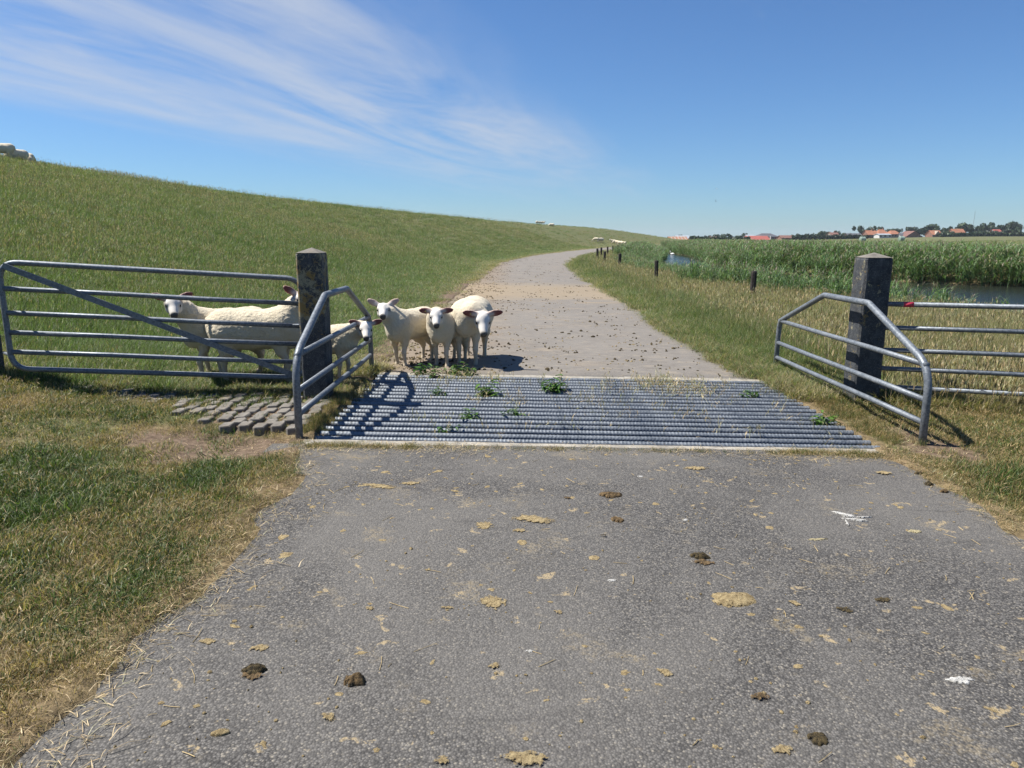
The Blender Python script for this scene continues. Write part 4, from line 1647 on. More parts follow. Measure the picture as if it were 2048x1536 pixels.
scatter('loose_straw', 'straw', x, y, zz, RNG.uniform(0.7, 1.5, len(x)), np.full(len(x), 0.85), 'loose dry straw lying on the lawn and along the asphalt edge', 'straw', 0.05)

# the dyke: mid-height pasture
parts = []
for n, r0, r1, p, sc0, sc1 in ((30000, 6.6, 16, 1.3, 0.85, 1.05), (34000, 14, 42, 0.9, 1.1, 1.7), (22000, 38, 130, 0.7, 1.7, 2.6), (9000, 120, 380, 0.6, 2.6, 4.2)):
    x, y = cand(n, r0, r1, -46, 12, p)
    rr = np.hypot(x, y)
    s = np.interp(rr, [r0, r1], [sc0, sc1])
    parts.append((x, y, s))
x = np.concatenate([q[0] for q in parts])
y = np.concatenate([q[1] for q in parts])
s = np.concatenate([q[2] for q in parts])
d = road_d(x, y)
ok = (d > 0) & (d < 31) & (y > 6.75) & lane_free(x, y, d, 0.0)
x, y, s, d = x[ok], y[ok], s[ok], d[ok]
dm = dirt_mask(x, y, d)
ok = RNG.random(len(x)) > dm * 0.9
x, y, s, d = x[ok], y[ok], s[ok], d[ok]
dry = dry_field(x, y, d)
e = d - HALF
foot = smoothstep(0.0, 3.0, e)
hs_ = (0.34 + 0.66 * smoothstep(0.2, 4.5, e)) * (0.75 + 0.5 * fbm(x * 0.5, y * 0.5, 71)) * np.clip(s, 1, 1.6) / 1.0
sw_ = s * RNG.uniform(0.85, 1.2, len(x))
scatter('dyke_grass', 'mid', x, y, ground_z(x, y) - 0.01, np.stack([sw_, sw_, hs_ * RNG.uniform(0.8, 1.25, len(x))], 1), np.clip(dry + RNG.normal(0, 0.1, len(x)), 0, 1),
        'green pasture grass covering the long slope of the dyke', 'grass', 0.1)
# seed heads over it
parts = []
for n, r0, r1, p, sc0, sc1 in ((10000, 7.5, 18, 1.2, 0.7, 0.95), (22000, 15, 50, 0.9, 0.95, 1.35), (12000, 45, 150, 0.6, 1.35, 2.0)):
    x, y = cand(n, r0, r1, -46, 12, p)
    parts.append((x, y, np.interp(np.hypot(x, y), [r0, r1], [sc0, sc1])))
x = np.concatenate([q[0] for q in parts])
y = np.concatenate([q[1] for q in parts])
s = np.concatenate([q[2] for q in parts])
d = road_d(x, y)
pn = smoothstep(2.5, 9, d - HALF) * (0.25 + 0.75 * smoothstep(0.35, 0.65, fbm(x * 0.22, y * 0.22, 81))) + 0.05
ok = (d > 2.6) & (d < 28) & (y > 7.2) & (RNG.random(len(x)) < pn)
x, y, s, d = x[ok], y[ok], s[ok], d[ok]
scatter('seed_head_grass', 'seed', x, y, ground_z(x, y) - 0.01, s * RNG.uniform(0.7, 1.1, len(x)), np.clip(0.35 + 0.6 * (fbm(x * 0.15, y * 0.15, 83) - 0.3), 0, 1),
        'pale grass seed heads standing above the dyke pasture', 'grass', 0.12)

# right verge and the meadow behind the right gate
parts = []
for n, r0, r1, p, sc0, sc1 in ((26000, 6.4, 15, 1.2, 0.9, 1.05), (22000, 14, 48, 0.8, 1.05, 1.6), (11000, 45, 190, 0.5, 1.6, 2.8)):
    x, y = cand(n, r0, r1, 3, 60, p)
    parts.append((x, y, np.interp(np.hypot(x, y), [r0, r1], [sc0, sc1])))
x = np.concatenate([q[0] for q in parts])
y = np.concatenate([q[1] for q in parts])
s = np.concatenate([q[2] for q in parts])
d = road_d(x, y)
sd = pond_sd(x, y)
gate_y = RPY - 0.31 * (x - RPX)
ok = (d < 0) & lane_free(x, y, d, -0.03) & (sd > -0.05) & (y > gate_y - 0.12) & (y > 5.8) & (-d < 9.5)
x, y, s, d = x[ok], y[ok], s[ok], d[ok]
ok = RNG.random(len(x)) > dirt_mask(x, y, d) * 0.85
x, y, s, d = x[ok], y[ok], s[ok], d[ok]
e = -d - HALF
dry = dry_field(x, y, d)
beh = smoothstep(9.5, 7.5, y) * smoothstep(2.9, 3.4, x)
hz_ = (0.35 + 0.65 * smoothstep(0.0, 1.3, e)) * (1 - 0.45 * beh) * (0.75 + 0.5 * fbm(x * 0.7, y * 0.7, 73))
scatter('verge_grass', 'tall', x, y, ground_z(x, y) - 0.01, np.stack([s, s, hz_ * np.clip(s, 1, 1.35)], 1), np.clip(dry + RNG.normal(0, 0.12, len(x)), 0, 1),
        'long green and straw-coloured verge grass right of the lane', 'grass', 0.12)
pn = smoothstep(0.6, 2.0, e) * 0.42 * (0.3 + 0.7 * smoothstep(0.4, 0.6, fbm(x * 0.5, y * 0.5, 91)))
ok = RNG.random(len(x)) < pn
scatter('dry_verge_stems', 'seed', x[ok], y[ok], ground_z(x[ok], y[ok]) - 0.01, s[ok] * RNG.uniform(0.8, 1.25, ok.sum()), np.clip(0.55 + RNG.normal(0, 0.2, ok.sum()), 0, 1),
        'dry brownish grass stems along the bank right of the lane', 'grass', 0.14)

# small ragged tufts along the grid kerbs and below the guard rails
x = np.concatenate([RNG.uniform(GX0 - 0.1, GX0 + 1.0, 60), RNG.uniform(2.0, 2.7, 80), RNG.uniform(-0.6, 2.9, 70), np.full(150, -1.60) + RNG.normal(0, 0.06, 150), np.full(190, 3.02) + RNG.normal(0, 0.09, 190)])
y = np.concatenate([RNG.normal(GY0 - 0.17, 0.025, 60), RNG.normal(GY0 - 0.16, 0.04, 80), RNG.normal(GY0 - 0.17, 0.012, 70), RNG.uniform(5.5, 8.4, 150), RNG.uniform(5.4, 8.6, 190)])
n_ = len(x)
scatter('kerb_grass', 'lawn', x, y, np.maximum(ground_z(x, y), crossfall(x, y) - 0.03) + np.where(y < 5.3, 0.030, 0.0), np.stack([RNG.uniform(0.3, 0.6, n_), RNG.uniform(0.3, 0.6, n_), np.where(y < 5.3, 0.7, 1.5) * RNG.uniform(0.6, 1.3, n_)], 1),
        np.clip(RNG.normal(0.6, 0.25, n_), 0, 1), 'ragged grass tufts along the edges of the cattle grid', 'grass', 0.2)
x = np.concatenate([RNG.uniform(-0.9, 2.6, 110), RNG.normal(1.75, 0.34, 130), RNG.normal(-0.6, 0.4, 45)])
y = np.concatenate([RNG.uniform(5.5, 8.0, 110), RNG.normal(7.6, 0.25, 130), RNG.normal(7.85, 0.12, 45)])
ok = (x > GX0 + .2) & (x < GX1 - .1) & (y > GY0 + .1) & (y < GY1 + .1)
x, y = x[ok], y[ok]
scatter('grid_stalks', 'stalk', x, y, crossfall(x, y) - 0.06, RNG.uniform(0.7, 1.3, len(x)), np.clip(RNG.normal(0.55, 0.3, len(x)), 0, 1),
        'thin dry stalks growing up between the bars of the grid', 'grass', 0.3)

# reeds: near bank and the wide bed beyond the water
x = RNG.uniform(5, 60, 60000)
y = RNG.uniform(6, 130, 60000)
near_edge = POND[:12]
dn, sn = seg_dist(near_edge, x, y)
dn = dn * sn
clump = fbm(x * 0.35, y * 0.35, 101)
wid = 0.6 + 2.1 * smoothstep(10, 20, y)
ok = (dn > -0.9) & (dn < wid * (0.45 + clump)) & (y < 118) & (RNG.random(len(x)) < np.where(y < 15, 0.14, np.where(y < 19, 0.5, 1.0)))
x, y, dn = x[ok], y[ok], dn[ok]
hh = (0.52 + 0.18 * smoothstep(15, 20, y) - 0.25 * smoothstep(24, 34, y) * smoothstep(64, 54, y) + 0.22 * smoothstep(56, 75, y)) * RNG.uniform(0.72, 1.12, len(x))
scatter('bank_reeds', 'reed', x, y, np.maximum(ground_z(x, y, False), WATER_Z - 0.1) - 0.02, np.stack([hh * 1.05, hh * 1.05, hh], 1), RNG.uniform(0.0, 0.12, len(x)),
        'bright green reeds along the near bank of the ditch', 'reeds', 0.12)
far_edge = POND[12:]
X, Y = [], []
for n, lim in ((26000, 3.5), (30000, 26.0)):
    xx = RNG.uniform(14, 120, n * 4)
    yy = RNG.uniform(12, 150, n * 4)
    df, sf = seg_dist(far_edge, xx, yy)
    df = df * sf
    q = (df > -0.4) & (df < lim) & ~inside_poly(POND, xx, yy) & (xx / yy < 0.86) & (road_d(xx, yy) < -8)
    if lim > 10:
        q &= (RNG.random(len(xx)) < np.exp(-df / 12.0)) & (RNG.random(len(xx)) < 0.30)
    else:
        q &= RNG.random(len(xx)) < 0.75
    X.append(xx[q])
    Y.append(yy[q])
x, y = np.concatenate(X), np.concatenate(Y)
hh = RNG.uniform(0.92, 1.14, len(x)) * (0.85 + 0.3 * fbm(x * 0.12, y * 0.12, 103))
scatter('reed_bed', 'reed', x, y, np.maximum(ground_z(x, y, False), WATER_Z - 0.1), np.stack([hh * 1.25, hh * 1.25, hh], 1), RNG.uniform(0.0, 0.22, len(x)),
        'wide bed of tall green reeds beyond the water', 'reeds', 0.09)
xx = RNG.uniform(15, 260, 90000)
yy = RNG.uniform(40, 330, 90000)
df, sf = seg_dist(far_edge, xx, yy)
q = (df * sf > 18) & ~inside_poly(POND, xx, yy) & (xx / yy < 0.86) & (road_d(xx, yy) < -12) & (RNG.random(len(xx)) < 0.26 * np.exp(-yy / 260))
x, y = xx[q], yy[q]
scatter('marsh_grass', 'tall', x, y, ground_z(x, y, False), np.stack([np.full(len(x), 5.0), np.full(len(x), 5.0), RNG.uniform(1.2, 2.3, len(x))], 1), np.clip(RNG.normal(0.35, 0.25, len(x)), 0, 1),
        'rough marsh grass and sedge fading out behind the reeds', 'grass', 0.05)


# ------------------------------------------------------------------ far sheep
for k, (u, du) in enumerate(((4, 0), (34, 1), (58, 2))):
    yy = 31.5 + 1.0 * k
    p = at(u, 300, yy)
    far_sheep(p.x, yy, math.radians((200, 250, 300)[k]), ('largest sheep on the dyke crest at the left edge of the picture', 'middle sheep of three on the dyke crest at the upper left',
              'lowest sheep of three on the dyke crest at the upper left')[k], 'sheep grazing on the dyke crest at the left', far_a, 1.0, -0.12 * k)


def crest_xy(yv, dd=22.0):
    i = np.argmin(np.abs(ROAD[:, 1] - yv))
    t = ROAD[min(i + 1, len(ROAD) - 1)] - ROAD[i - 1]
    t = t / np.hypot(*t)
    n = np.array([-t[1], t[0]])
    return ROAD[i] + n * dd


for k in range(4):
    u = 1073 + 4.2 * k
    best = None
    for yv in np.linspace(120, 300, 90):
        xx = (u - 1024) / FPX * (yv * CP + 0.3)
        dd = float(road_d(np.array([xx]), np.array([yv]))[0])
        if best is None or abs(dd - 22.5) < best[0]:
            best = (abs(dd - 22.5), xx, yv)
    far_sheep(best[1], best[2], math.radians((80, 200, 30, 330)[k]), ('leftmost', 'second from left', 'third from left', 'rightmost')[k] + ' of four tiny sheep in a row on the distant dyke crest', 'four sheep on the far crest', far_b, 0.95)
far_sheep(*[(b[1], b[2]) for b in [min(((abs(float(road_d(np.array([(1103 - 1024) / FPX * (yv * CP + .3)]), np.array([yv]))[0]) - 21.5), (1103 - 1024) / FPX * (yv * CP + .3), yv) for yv in np.linspace(120, 330, 80)))]][0],
          math.radians(180), 'tiny white sheep lying on the far crest, right of the four', 'sheep on the far crest', far_a, 1.3, -0.4)
for k, u in enumerate((1192, 1197, 1201, 1204)):
    p = gp(u, 492.5 - 0.15 * k, 0)
    far_sheep(p.x, p.y, math.radians(170 + 25 * k), ('leftmost', 'second from left', 'third from left', 'rightmost')[k] + ' of four distant sheep at the left verge where the lane bends', 'left group of far sheep on the lane', far_b if k % 2 else far_a, 1.25)
for k, u in enumerate((1226, 1231, 1235, 1240, 1245, 1250)):
    p = gp(u, 491.6 + 0.12 * k, 0)
    far_sheep(p.x, p.y, math.radians(185 - 20 * k), ('leftmost', 'second from left', 'third from left', 'third from right', 'second from right', 'rightmost')[k] + ' of six distant sheep crossing the far lane', 'right group of far sheep on the lane', far_a if k % 2 else far_b, 1.25)


# ------------------------------------------------------------------ wooden fence posts along the bank
def wood_post(x, y, h, r, label):
    V, F = [], []
    n = 8
    j = [U(0.85, 1.12) for _ in range(n)]
    for z in (-0.4, 0.2, h * 0.6, h - 0.03, h):
        k = 0.86 if z == h else 1.0
        for i in range(n):
            a = 2 * math.pi * i / n
            V.append((r * j[i] * k * math.cos(a), r * j[i] * k * math.sin(a), z + (U(-.015, .015) if z == h else 0)))
    for q in range(4):
        for i in range(n):
            F.append((q * n + i, q * n + (i + 1) % n, (q + 1) * n + (i + 1) % n, (q + 1) * n + i))
    F.append(tuple(4 * n + i for i in range(n)))
    o = mesh_obj('fence_post', V, F, M['wood'])
    o.location = (x, y, gz(x, y))
    o.rotation_euler = (U(-.05, .05), U(-.05, .05), U(0, 6))
    return tag(o, label, 'post', 'wooden posts along the ditch bank')


PP = [(1504, 19.0), (1312, 26.5), (1239, 39), (1209, 45), (1195, 55), (1202, 62), (1215, 69), (1225, 77), (1235, 86), (1242, 95), (1249, 106)]
WORDS = ['dark wooden post among the reeds, nearest to the right guard rail', 'second dark fence post along the bank, standing clear above the straw grass', 'third dark fence post along the bank counting from the gate',
         'fourth dark fence post along the bank counting from the gate', 'fifth dark fence post, left end of the far row by the bend', 'sixth dark fence post along the bank, just behind the fifth']
for k, (u, yy) in enumerate(PP):
    xx = (u - 1024) / FPX * (yy * CP + 0.3)
    wood_post(xx, yy, 0.84 if k else 0.80, 0.075 if k < 2 else 0.085, WORDS[k] if k < 6 else ('seventh', 'eighth', 'ninth', 'tenth', 'eleventh and last')[k - 6] + ' dark fence post counted from the gate, small among far reeds')


# ------------------------------------------------------------------ weeds on the grid
def weed(x, y, size, nstem, label, seed):
    random.seed(seed)
    root = empty('weed_plant', (x, y, float(crossfall(x, y)) - 0.05))
    V, F, B = [], [], []
    SV, SF, SB = [], [], []
    for s_i in range(nstem):
        a, ln = U(0, 6.28), U(0.1, 0.8)
        bx, by, h = U(-.4, .4) * size, U(-.25, .25) * size, size * U(0.5, 1.0)
        blade(SV, SF, SB, bx, by, a, h, 0.006, ln, 0.5)
        for q in range(7):
            t = 0.3 + 0.7 * q / 7
            px, py, pz = bx + math.cos(a) * ln * h * t * t, by + math.sin(a) * ln * h * t * t, h * t * (1 - 0.35 * ln * t)
            la = U(0, 6.28)
            L, w = size * U(0.22, 0.40), size * U(0.10, 0.17)
            dz = U(-0.25, 0.45)
            c, s = math.cos(la), math.sin(la)
            prof = [(0, 0.1), (0.35, 1.0), (0.7, 0.7), (1.0, 0.0)]
            b0 = len(V)
            br = random.random()
            for (tt, ww) in prof:
                zz = pz + dz * L * tt - 0.35 * L * tt * tt
                for sg in (-1, 0, 1):
                    V.append((px + c * L * tt - s * sg * w * ww / 2, py + s * L * tt + c * sg * w * ww / 2, zz + (0.18 * w if sg else 0)))
                    B.append(br)
            for r_ in range(3):
                for e_ in range(2):
                    i0 = b0 + r_ * 3 + e_
                    F.append((i0, i0 + 1, i0 + 4, i0 + 3))
    for nm, v, f, b in (('leaves', V, F, B), ('stem', SV, SF, SB)):
        o = mesh_obj(nm, v, f, M['weed'], root)
        set_attr(o.data, 'br', 'FLOAT', b)
    tag(root, label, 'weed', 'weeds growing through the cattle grid')


WEEDS = [((838, 752), 0.17, 5, 'dark leafy weed at the far kerb, nearest the left guard rail'), ((866, 757), 0.14, 4, 'leafy weed on the far kerb in front of the middle lamb'),
         ((915, 750), 0.17, 6, 'broad dark-leaved weed at the far kerb below the stout sheep'), ((930, 752), 0.15, 4, 'smaller dark weed touching the broad one below the stout sheep'),
         ((978, 792), 0.17, 7, 'bright green bushy weed in the left half of the grid'), ((1105, 781), 0.18, 8, 'bright green spreading weed at the middle of the grid'),
         ((880, 790), 0.11, 4, 'small weed between bars left of the bright bushy one'), ((935, 838), 0.11, 5, 'low green weed on the nearer bars, left of centre'),
         ((1022, 832), 0.11, 5, 'low green weed on the nearer bars at the centre'), ((893, 862), 0.10, 4, 'tiny weed near the front kerb at the left'),
         ((1650, 835), 0.15, 5, 'weed at the right end of the grid by the guard rail'), ((1500, 783), 0.12, 4, 'small weed at the far right corner of the grid')]
for k, ((u, v), sz_, ns, lb) in enumerate(WEEDS):
    p = gp(u, v, -0.02)
    weed(p.x, p.y, sz_ * 1.45, ns + 2, lb, 100 + k)
random.seed(5)


# ------------------------------------------------------------------ dung, droppings on the asphalt
def mound(name, u, v, rx, ry, h, mat, label, cat, group, seed, lobes=0.35, rz=0.0, rag=0.25):
    z0 = 0.0015
    p = gp(u, v, 0.0)
    zb = float(road_z(p.x, p.y))
    p = gp(u, v, zb)
    nr, ns = 7, 40
    V, F = [], []
    for i in range(nr + 1):
        t = i / nr
        for k in range(ns):
            a = 2 * math.pi * k / ns
            rad = 1 + lobes * 2 * (fbm(math.cos(a) * 1.6 + seed, math.sin(a) * 1.6 + seed * 1.7, seed, 2) - 0.5) + rag * 2 * (vnoise(math.cos(a) * 7 + seed, math.sin(a) * 7, seed + 3) - 0.5)
            rr = rad * t
            x, y = rx * rr * math.cos(a), ry * rr * math.sin(a)
            z = h * (1 - t ** 2.5) * (0.35 + 1.3 * float(fbm(x / max(rx, .02) * 2.2 + seed, y / max(ry, .02) * 2.2, seed + 9, 3))) - (0.012 if i == nr else 0)
            V.append((x, y, z + z0))
    for i in range(nr):
        for k in range(ns):
            F.append((i * ns + k, i * ns + (k + 1) % ns, (i + 1) * ns + (k + 1) % ns, (i + 1) * ns + k))
    V = [tuple(float(q) for q in w) for w in V]
    o = mesh_obj(name, V, F, mat, smooth=True)
    flat = (0.45 if cat != 'dung' else 1.0) if h < 0.009 else 0.35
    set_attr(o.data, 'rim', 'FLOAT', [flat * (i / nr) ** 1.5 for i in range(nr + 1) for _ in range(ns)])
    o.location = p
    o.rotation_euler = (0, 0, rz)
    return tag(o, label, cat, group)


DG = 'sheep dung on the near asphalt'
MND = [
    (508, 1343, .045, .028, .022, 'dung_dark', 'dark crumbly dung lump with straw, lower left of the asphalt'),
    (505, 1352, .060, .035, .006, 'dung_brown', 'brown crust spread under the dark lump, lower left of the asphalt'),
    (710, 1364, .040, .030, .026, 'dung_brown', 'round brown dung ball right of the dark lump, lower left of the asphalt'),
    (520, 1296, .060, .030, .004, 'dung_dry', 'yellow slanting dry dung smear above the dark lump'),
    (415, 1283, .048, .030, .003, 'dung_dry', 'pale triangular dry patch near the left asphalt edge'),
    (440, 1466, .030, .016, .010, 'dung_dry', 'small olive dung piece near the bottom left of the asphalt'),
    (658, 1436, .040, .026, .008, 'dung_dry', 'crumbly straw-coloured dung near the bottom, left of centre'),
    (1045, 1518, .100, .045, .008, 'dung_dry', 'large yellowish dung pat at the bottom centre edge'),
    (885, 1522, .036, .028, .007, 'dung_dry', 'small yellowish pat just left of the large bottom one'),
    (985, 1205, .075, .085, .003, 'dung_dry', 'faint round beige stain in the middle of the asphalt'),
    (990, 1333, .034, .026, .008, 'dung_dry', 'small tan dung crumb below the faint round stain'),
    (1330, 1345, .046, .028, .005, 'dung_dry', 'bright yellow dry dung flake, lower right of centre'),
    (1465, 1200, .110, .075, .010, 'dung_dry', 'big trampled dry dung patch with straw, right of centre'),
    (1398, 1114, .055, .035, .022, 'dung_dark', 'dark clumped dung on a brown base, right of centre'),
    (1405, 1125, .075, .045, .005, 'dung_brown', 'brown crust under the dark clumped dung, right of centre'),
    (1220, 992, .075, .050, .022, 'dung_brown', 'rounded rust-brown pat in front of the grid, right of centre'),
    (1135, 997, .042, .026, .008, 'dung_brown', 'small brown flake left of the rust-brown pat'),
    (1068, 1040, .150, .085, .006, 'dung_dry', 'wide flaky straw-coloured dung patch left of the rust-brown pat'),
    (968, 1052, .070, .085, .002, 'dung_dry', 'pale smeared patch left of the wide flaky one'),
    (1038, 1061, .050, .030, .004, 'dung_dry', 'small flake just below the wide flaky patch'),
    (1390, 937, .110, .060, .006, 'dung_dry', 'tan flat pat close to the front kerb, right of centre'),
    (755, 972, .190, .050, .003, 'dung_dry', 'long pale straw smear in front of the grid, left half'),
    (820, 967, .090, .040, .004, 'dung_dry', 'flaky patch at the right end of the long straw smear'),
    (740, 1218, .034, .020, .006, 'dung_dry', 'small yellow dung piece with an upright stalk, left of centre'),
    (895, 1216, .036, .016, .004, 'dung_dry', 'little yellow flake left of the faint round stain'),
    (1118, 1225, .030, .018, .005, 'dung_dry', 'cream flake right of the faint round stain'),
    (1588, 1206, .034, .028, .004, 'dung_dry', 'small pale flake right of the big trampled patch'),
    (1235, 1040, .034, .045, .012, 'dung_brown', 'dark-tipped dung crumb below the rust-brown pat'),
    (1208, 1073, .034, .016, .008, 'dung_dark', 'tiny black dung scrap in front of the rust-brown pat'),
    (1635, 1478, .032, .032, .010, 'dung_dark', 'blackish dung clump near the bottom right'),
    (1565, 1500, .045, .030, .004, 'dung_dry', 'straw-coloured flake beside the blackish clump at the bottom right'),
    (1520, 1395, .045, .030, .008, 'dung_brown', 'olive stringy dung, lower right'),
    (1690, 1220, .045, .030, .004, 'dung_dark', 'dark crusty blot right of the big trampled patch'),
    (1765, 1200, .050, .030, .003, 'dung_dark', 'faint dark blot to the right of the crusty one'),
    (1765, 946, .085, .045, .004, 'dung_dry', 'flat straw-coloured flakes near the right guard rail foot'),
    (1840, 947, .040, .022, .014, 'dung_dark', 'black dung scrap at the right asphalt edge, topmost of several'),
    (1858, 969, .026, .022, .018, 'dung_dark', 'black pellet cluster at the right asphalt edge, second from top'),
    (1888, 983, .030, .018, .012, 'dung_brown', 'brown pellet cluster at the right asphalt edge, lowest'),
    (1911, 974, .022, .020, .016, 'dung_dark', 'black pellet cluster at the right asphalt edge, rightmost'),
]
for k, (u, v, rx, ry, h, m, lb) in enumerate(MND):
    mound('dung_patch' if h < .009 else 'dung_pile', u, v, rx, ry, h, M[m], lb, 'dung', DG, k * 3 + 1, 0.34, U(-.4, .4), 0.10)
WH = [(1922, 1360, .050, .018, 'white', 'white bird dropping near the right edge, lower right'), (1060, 1303, .014, .010, 'white', 'small white dropping below the middle of the asphalt'),
      (1225, 1161, .020, .013, 'white', 'white dropping right of the faint round stain'), (1280, 953, .020, .012, 'white', 'white speck in front of the grid'),
      (1829, 1063, .038, .026, 'cream', 'cream dropping right of the white splash'), (1634, 1079, .050, .013, 'cream', 'narrow cream dropping below the white splash'),
      (1370, 1040, .020, .012, 'white', 'tiny white dropping near the right middle of the asphalt')]
for k, (u, v, rx, ry, m, lb) in enumerate(WH):
    mound('bird_dropping', u, v, rx, ry, .003, M[m], lb, 'dropping', 'bird droppings on the asphalt', 300 + k * 3, 0.5, 0.1, 0.3)
# the splashed dropping: a head with thrown-out arms
rt = empty('bird_dropping', gp(1700, 1035, -0.04))
tag(rt, 'white splashed bird dropping with thin arms on the right of the asphalt', 'dropping', 'bird droppings on the asphalt')
for k, (du, dv, rx, ry, rz) in enumerate(((-22, -9, .044, .020, -0.55), (8, 4, .070, .013, -0.22), (24, 0, .050, .006, 0.08), (-6, 12, .006, .040, -0.25), (-4, -3, .034, .018, -.3), (20, 7, .035, .009, -.35))):
    o = mound('splash', 1700 + du, 1035 + dv, rx, ry, .0025, M['white'], None, None, None, 400 + 5 * k, 0.4, rz, 0.3)
    o.parent = rt
    o.matrix_parent_inverse = Matrix.Translation(-rt.location)
    o.location.z += 0.0015 * k

# crumbs strewn over the lane beyond and before the grid: too many to count
def crumbs(name, n, y0, y1, r0, r1, mat, label, xbias, seed):
    rg = np.random.default_rng(seed)
    V, F = [], []
    ico_v = np.array([(0, 0, 1), (.9, 0, .3), (.28, .85, .3), (-.72, .53, .3), (-.72, -.53, .3), (.28, -.85, .3), (.8, .6, -.4), (-.3, .95, -.4), (-1, 0, -.4), (-.3, -.95, -.4), (.8, -.6, -.4)])
    ico_f = [(0, 1, 2), (0, 2, 3), (0, 3, 4), (0, 4, 5), (0, 5, 1), (1, 6, 2), (2, 7, 3), (3, 8, 4), (4, 9, 5), (5, 10, 1), (6, 7, 2), (7, 8, 3), (8, 9, 4), (9, 10, 5), (10, 6, 1)]
    cnt = 0
    while cnt < n:
        q = rg.random()
        y = (y0 ** -0.6 + q * (y1 ** -0.6 - y0 ** -0.6)) ** (1 / -0.6)
        x = float(np.interp(y, ROAD[:, 1], ROAD[:, 0])) + rg.uniform(-2.2, 2.2)
        if xbias and rg.random() < 0.5:
            x = float(np.interp(y, ROAD[:, 1], ROAD[:, 0])) - 2.1 + abs(rg.normal(0, 0.55))
        m = int(rg.choice([1, 1, 2, 3, 5, 9]))
        for _ in range(m):
            r = rg.uniform(r0, r1) * (0.7 if m > 4 else 1)
            a, b = x + rg.normal(0, 0.02 + 0.012 * m), y + rg.normal(0, 0.02 + 0.012 * m)
            z = float(road_z(a, b)) + r * 0.25
            sc = rg.uniform(0.6, 1.3, 3) * np.array([1, 1, 0.75])
            base = len(V)
            V.extend((ico_v * sc * r * rg.uniform(0.8, 1.2, (11, 1)) + (a, b, z)).tolist())
            F.extend([tuple(base + i for i in f) for f in ico_f])
            cnt += 1
    o = mesh_obj(name, V, F, mat)
    return tag(o, label, 'dung', kind='stuff')


crumbs('dung_crumbs', 2600, 8.3, 60, 0.007, 0.028, M['dung_dark'], 'dark dung pellets strewn over the lane beyond the grid', True, 3)
crumbs('dung_crumbs', 1500, 8.3, 40, 0.006, 0.020, M['dung_dry'], 'straw-coloured dung crumbs strewn over the lane beyond the grid', True, 4)
crumbs('dung_crumbs', 420, 1.7, 5.1, 0.003, 0.010, M['dung_dry'], 'tiny straw-coloured crumbs on the near asphalt', False, 6)
rgf = np.random.default_rng(77)
FV, FF = [], []
for k in range(260):
    if rgf.random() < 0.45:
        x, y = rgf.uniform(-1.3, 2.6), rgf.uniform(3.9, 5.15)
    else:
        x, y = rgf.uniform(-1.3, 2.6), 1.7 + 3.3 * rgf.random()
    r = rgf.uniform(0.004, 0.014) * (2.0 if rgf.random() < 0.15 else 1.0)
    z = float(road_z(x, y)) + 0.0022
    n_ = 11
    st = rgf.uniform(0.7, 2.0)
    an = rgf.uniform(0, 3.14)
    b0 = len(FV)
    FV.append((x, y, z + r * 0.05))
    for i in range(n_):
        a = 2 * math.pi * i / n_
        q = r * rgf.uniform(0.55, 1.25)
        px, py = q * st * math.cos(a), q * math.sin(a)
        FV.append((x + px * math.cos(an) - py * math.sin(an), y + px * math.sin(an) + py * math.cos(an), z - 0.0015))
    FF += [(b0, b0 + 1 + i, b0 + 1 + (i + 1) % n_) for i in range(n_)]
fo = mesh_obj('dung_flakes', FV, FF, M['dung_dry'])
tag(fo, 'many small straw-coloured dry flakes over the near asphalt', 'dung', kind='stuff')
# scattered straws on the near asphalt
SV, SF = [], []
for k in range(150):
    y = 1.7 + 3.4 * random.random() ** 0.8
    x = U(-1.5, 2.8) if random.random() < 0.6 else -1.5 + abs(random.gauss(0, 0.35))
    L, a, w = U(0.02, 0.10), U(0, 3.14), U(0.0012, 0.0026)
    z = float(road_z(x, y)) + 0.002
    bend = U(-.25, .25)
    pts = [Vector((x + L * t * math.cos(a + bend * t), y + L * t * math.sin(a + bend * t), z + U(0, .006) * t)) for t in (0, .5, 1)]
    v, f = sweep(pts, w / 2 + 0.0004, 4)
    b0 = len(SV)
    SV += v
    SF += [tuple(b0 + i for i in q) for q in f]
tag(mesh_obj('straw_litter', SV, SF, M['straw']), 'single dry straws scattered over the near asphalt', 'straw', kind='stuff')


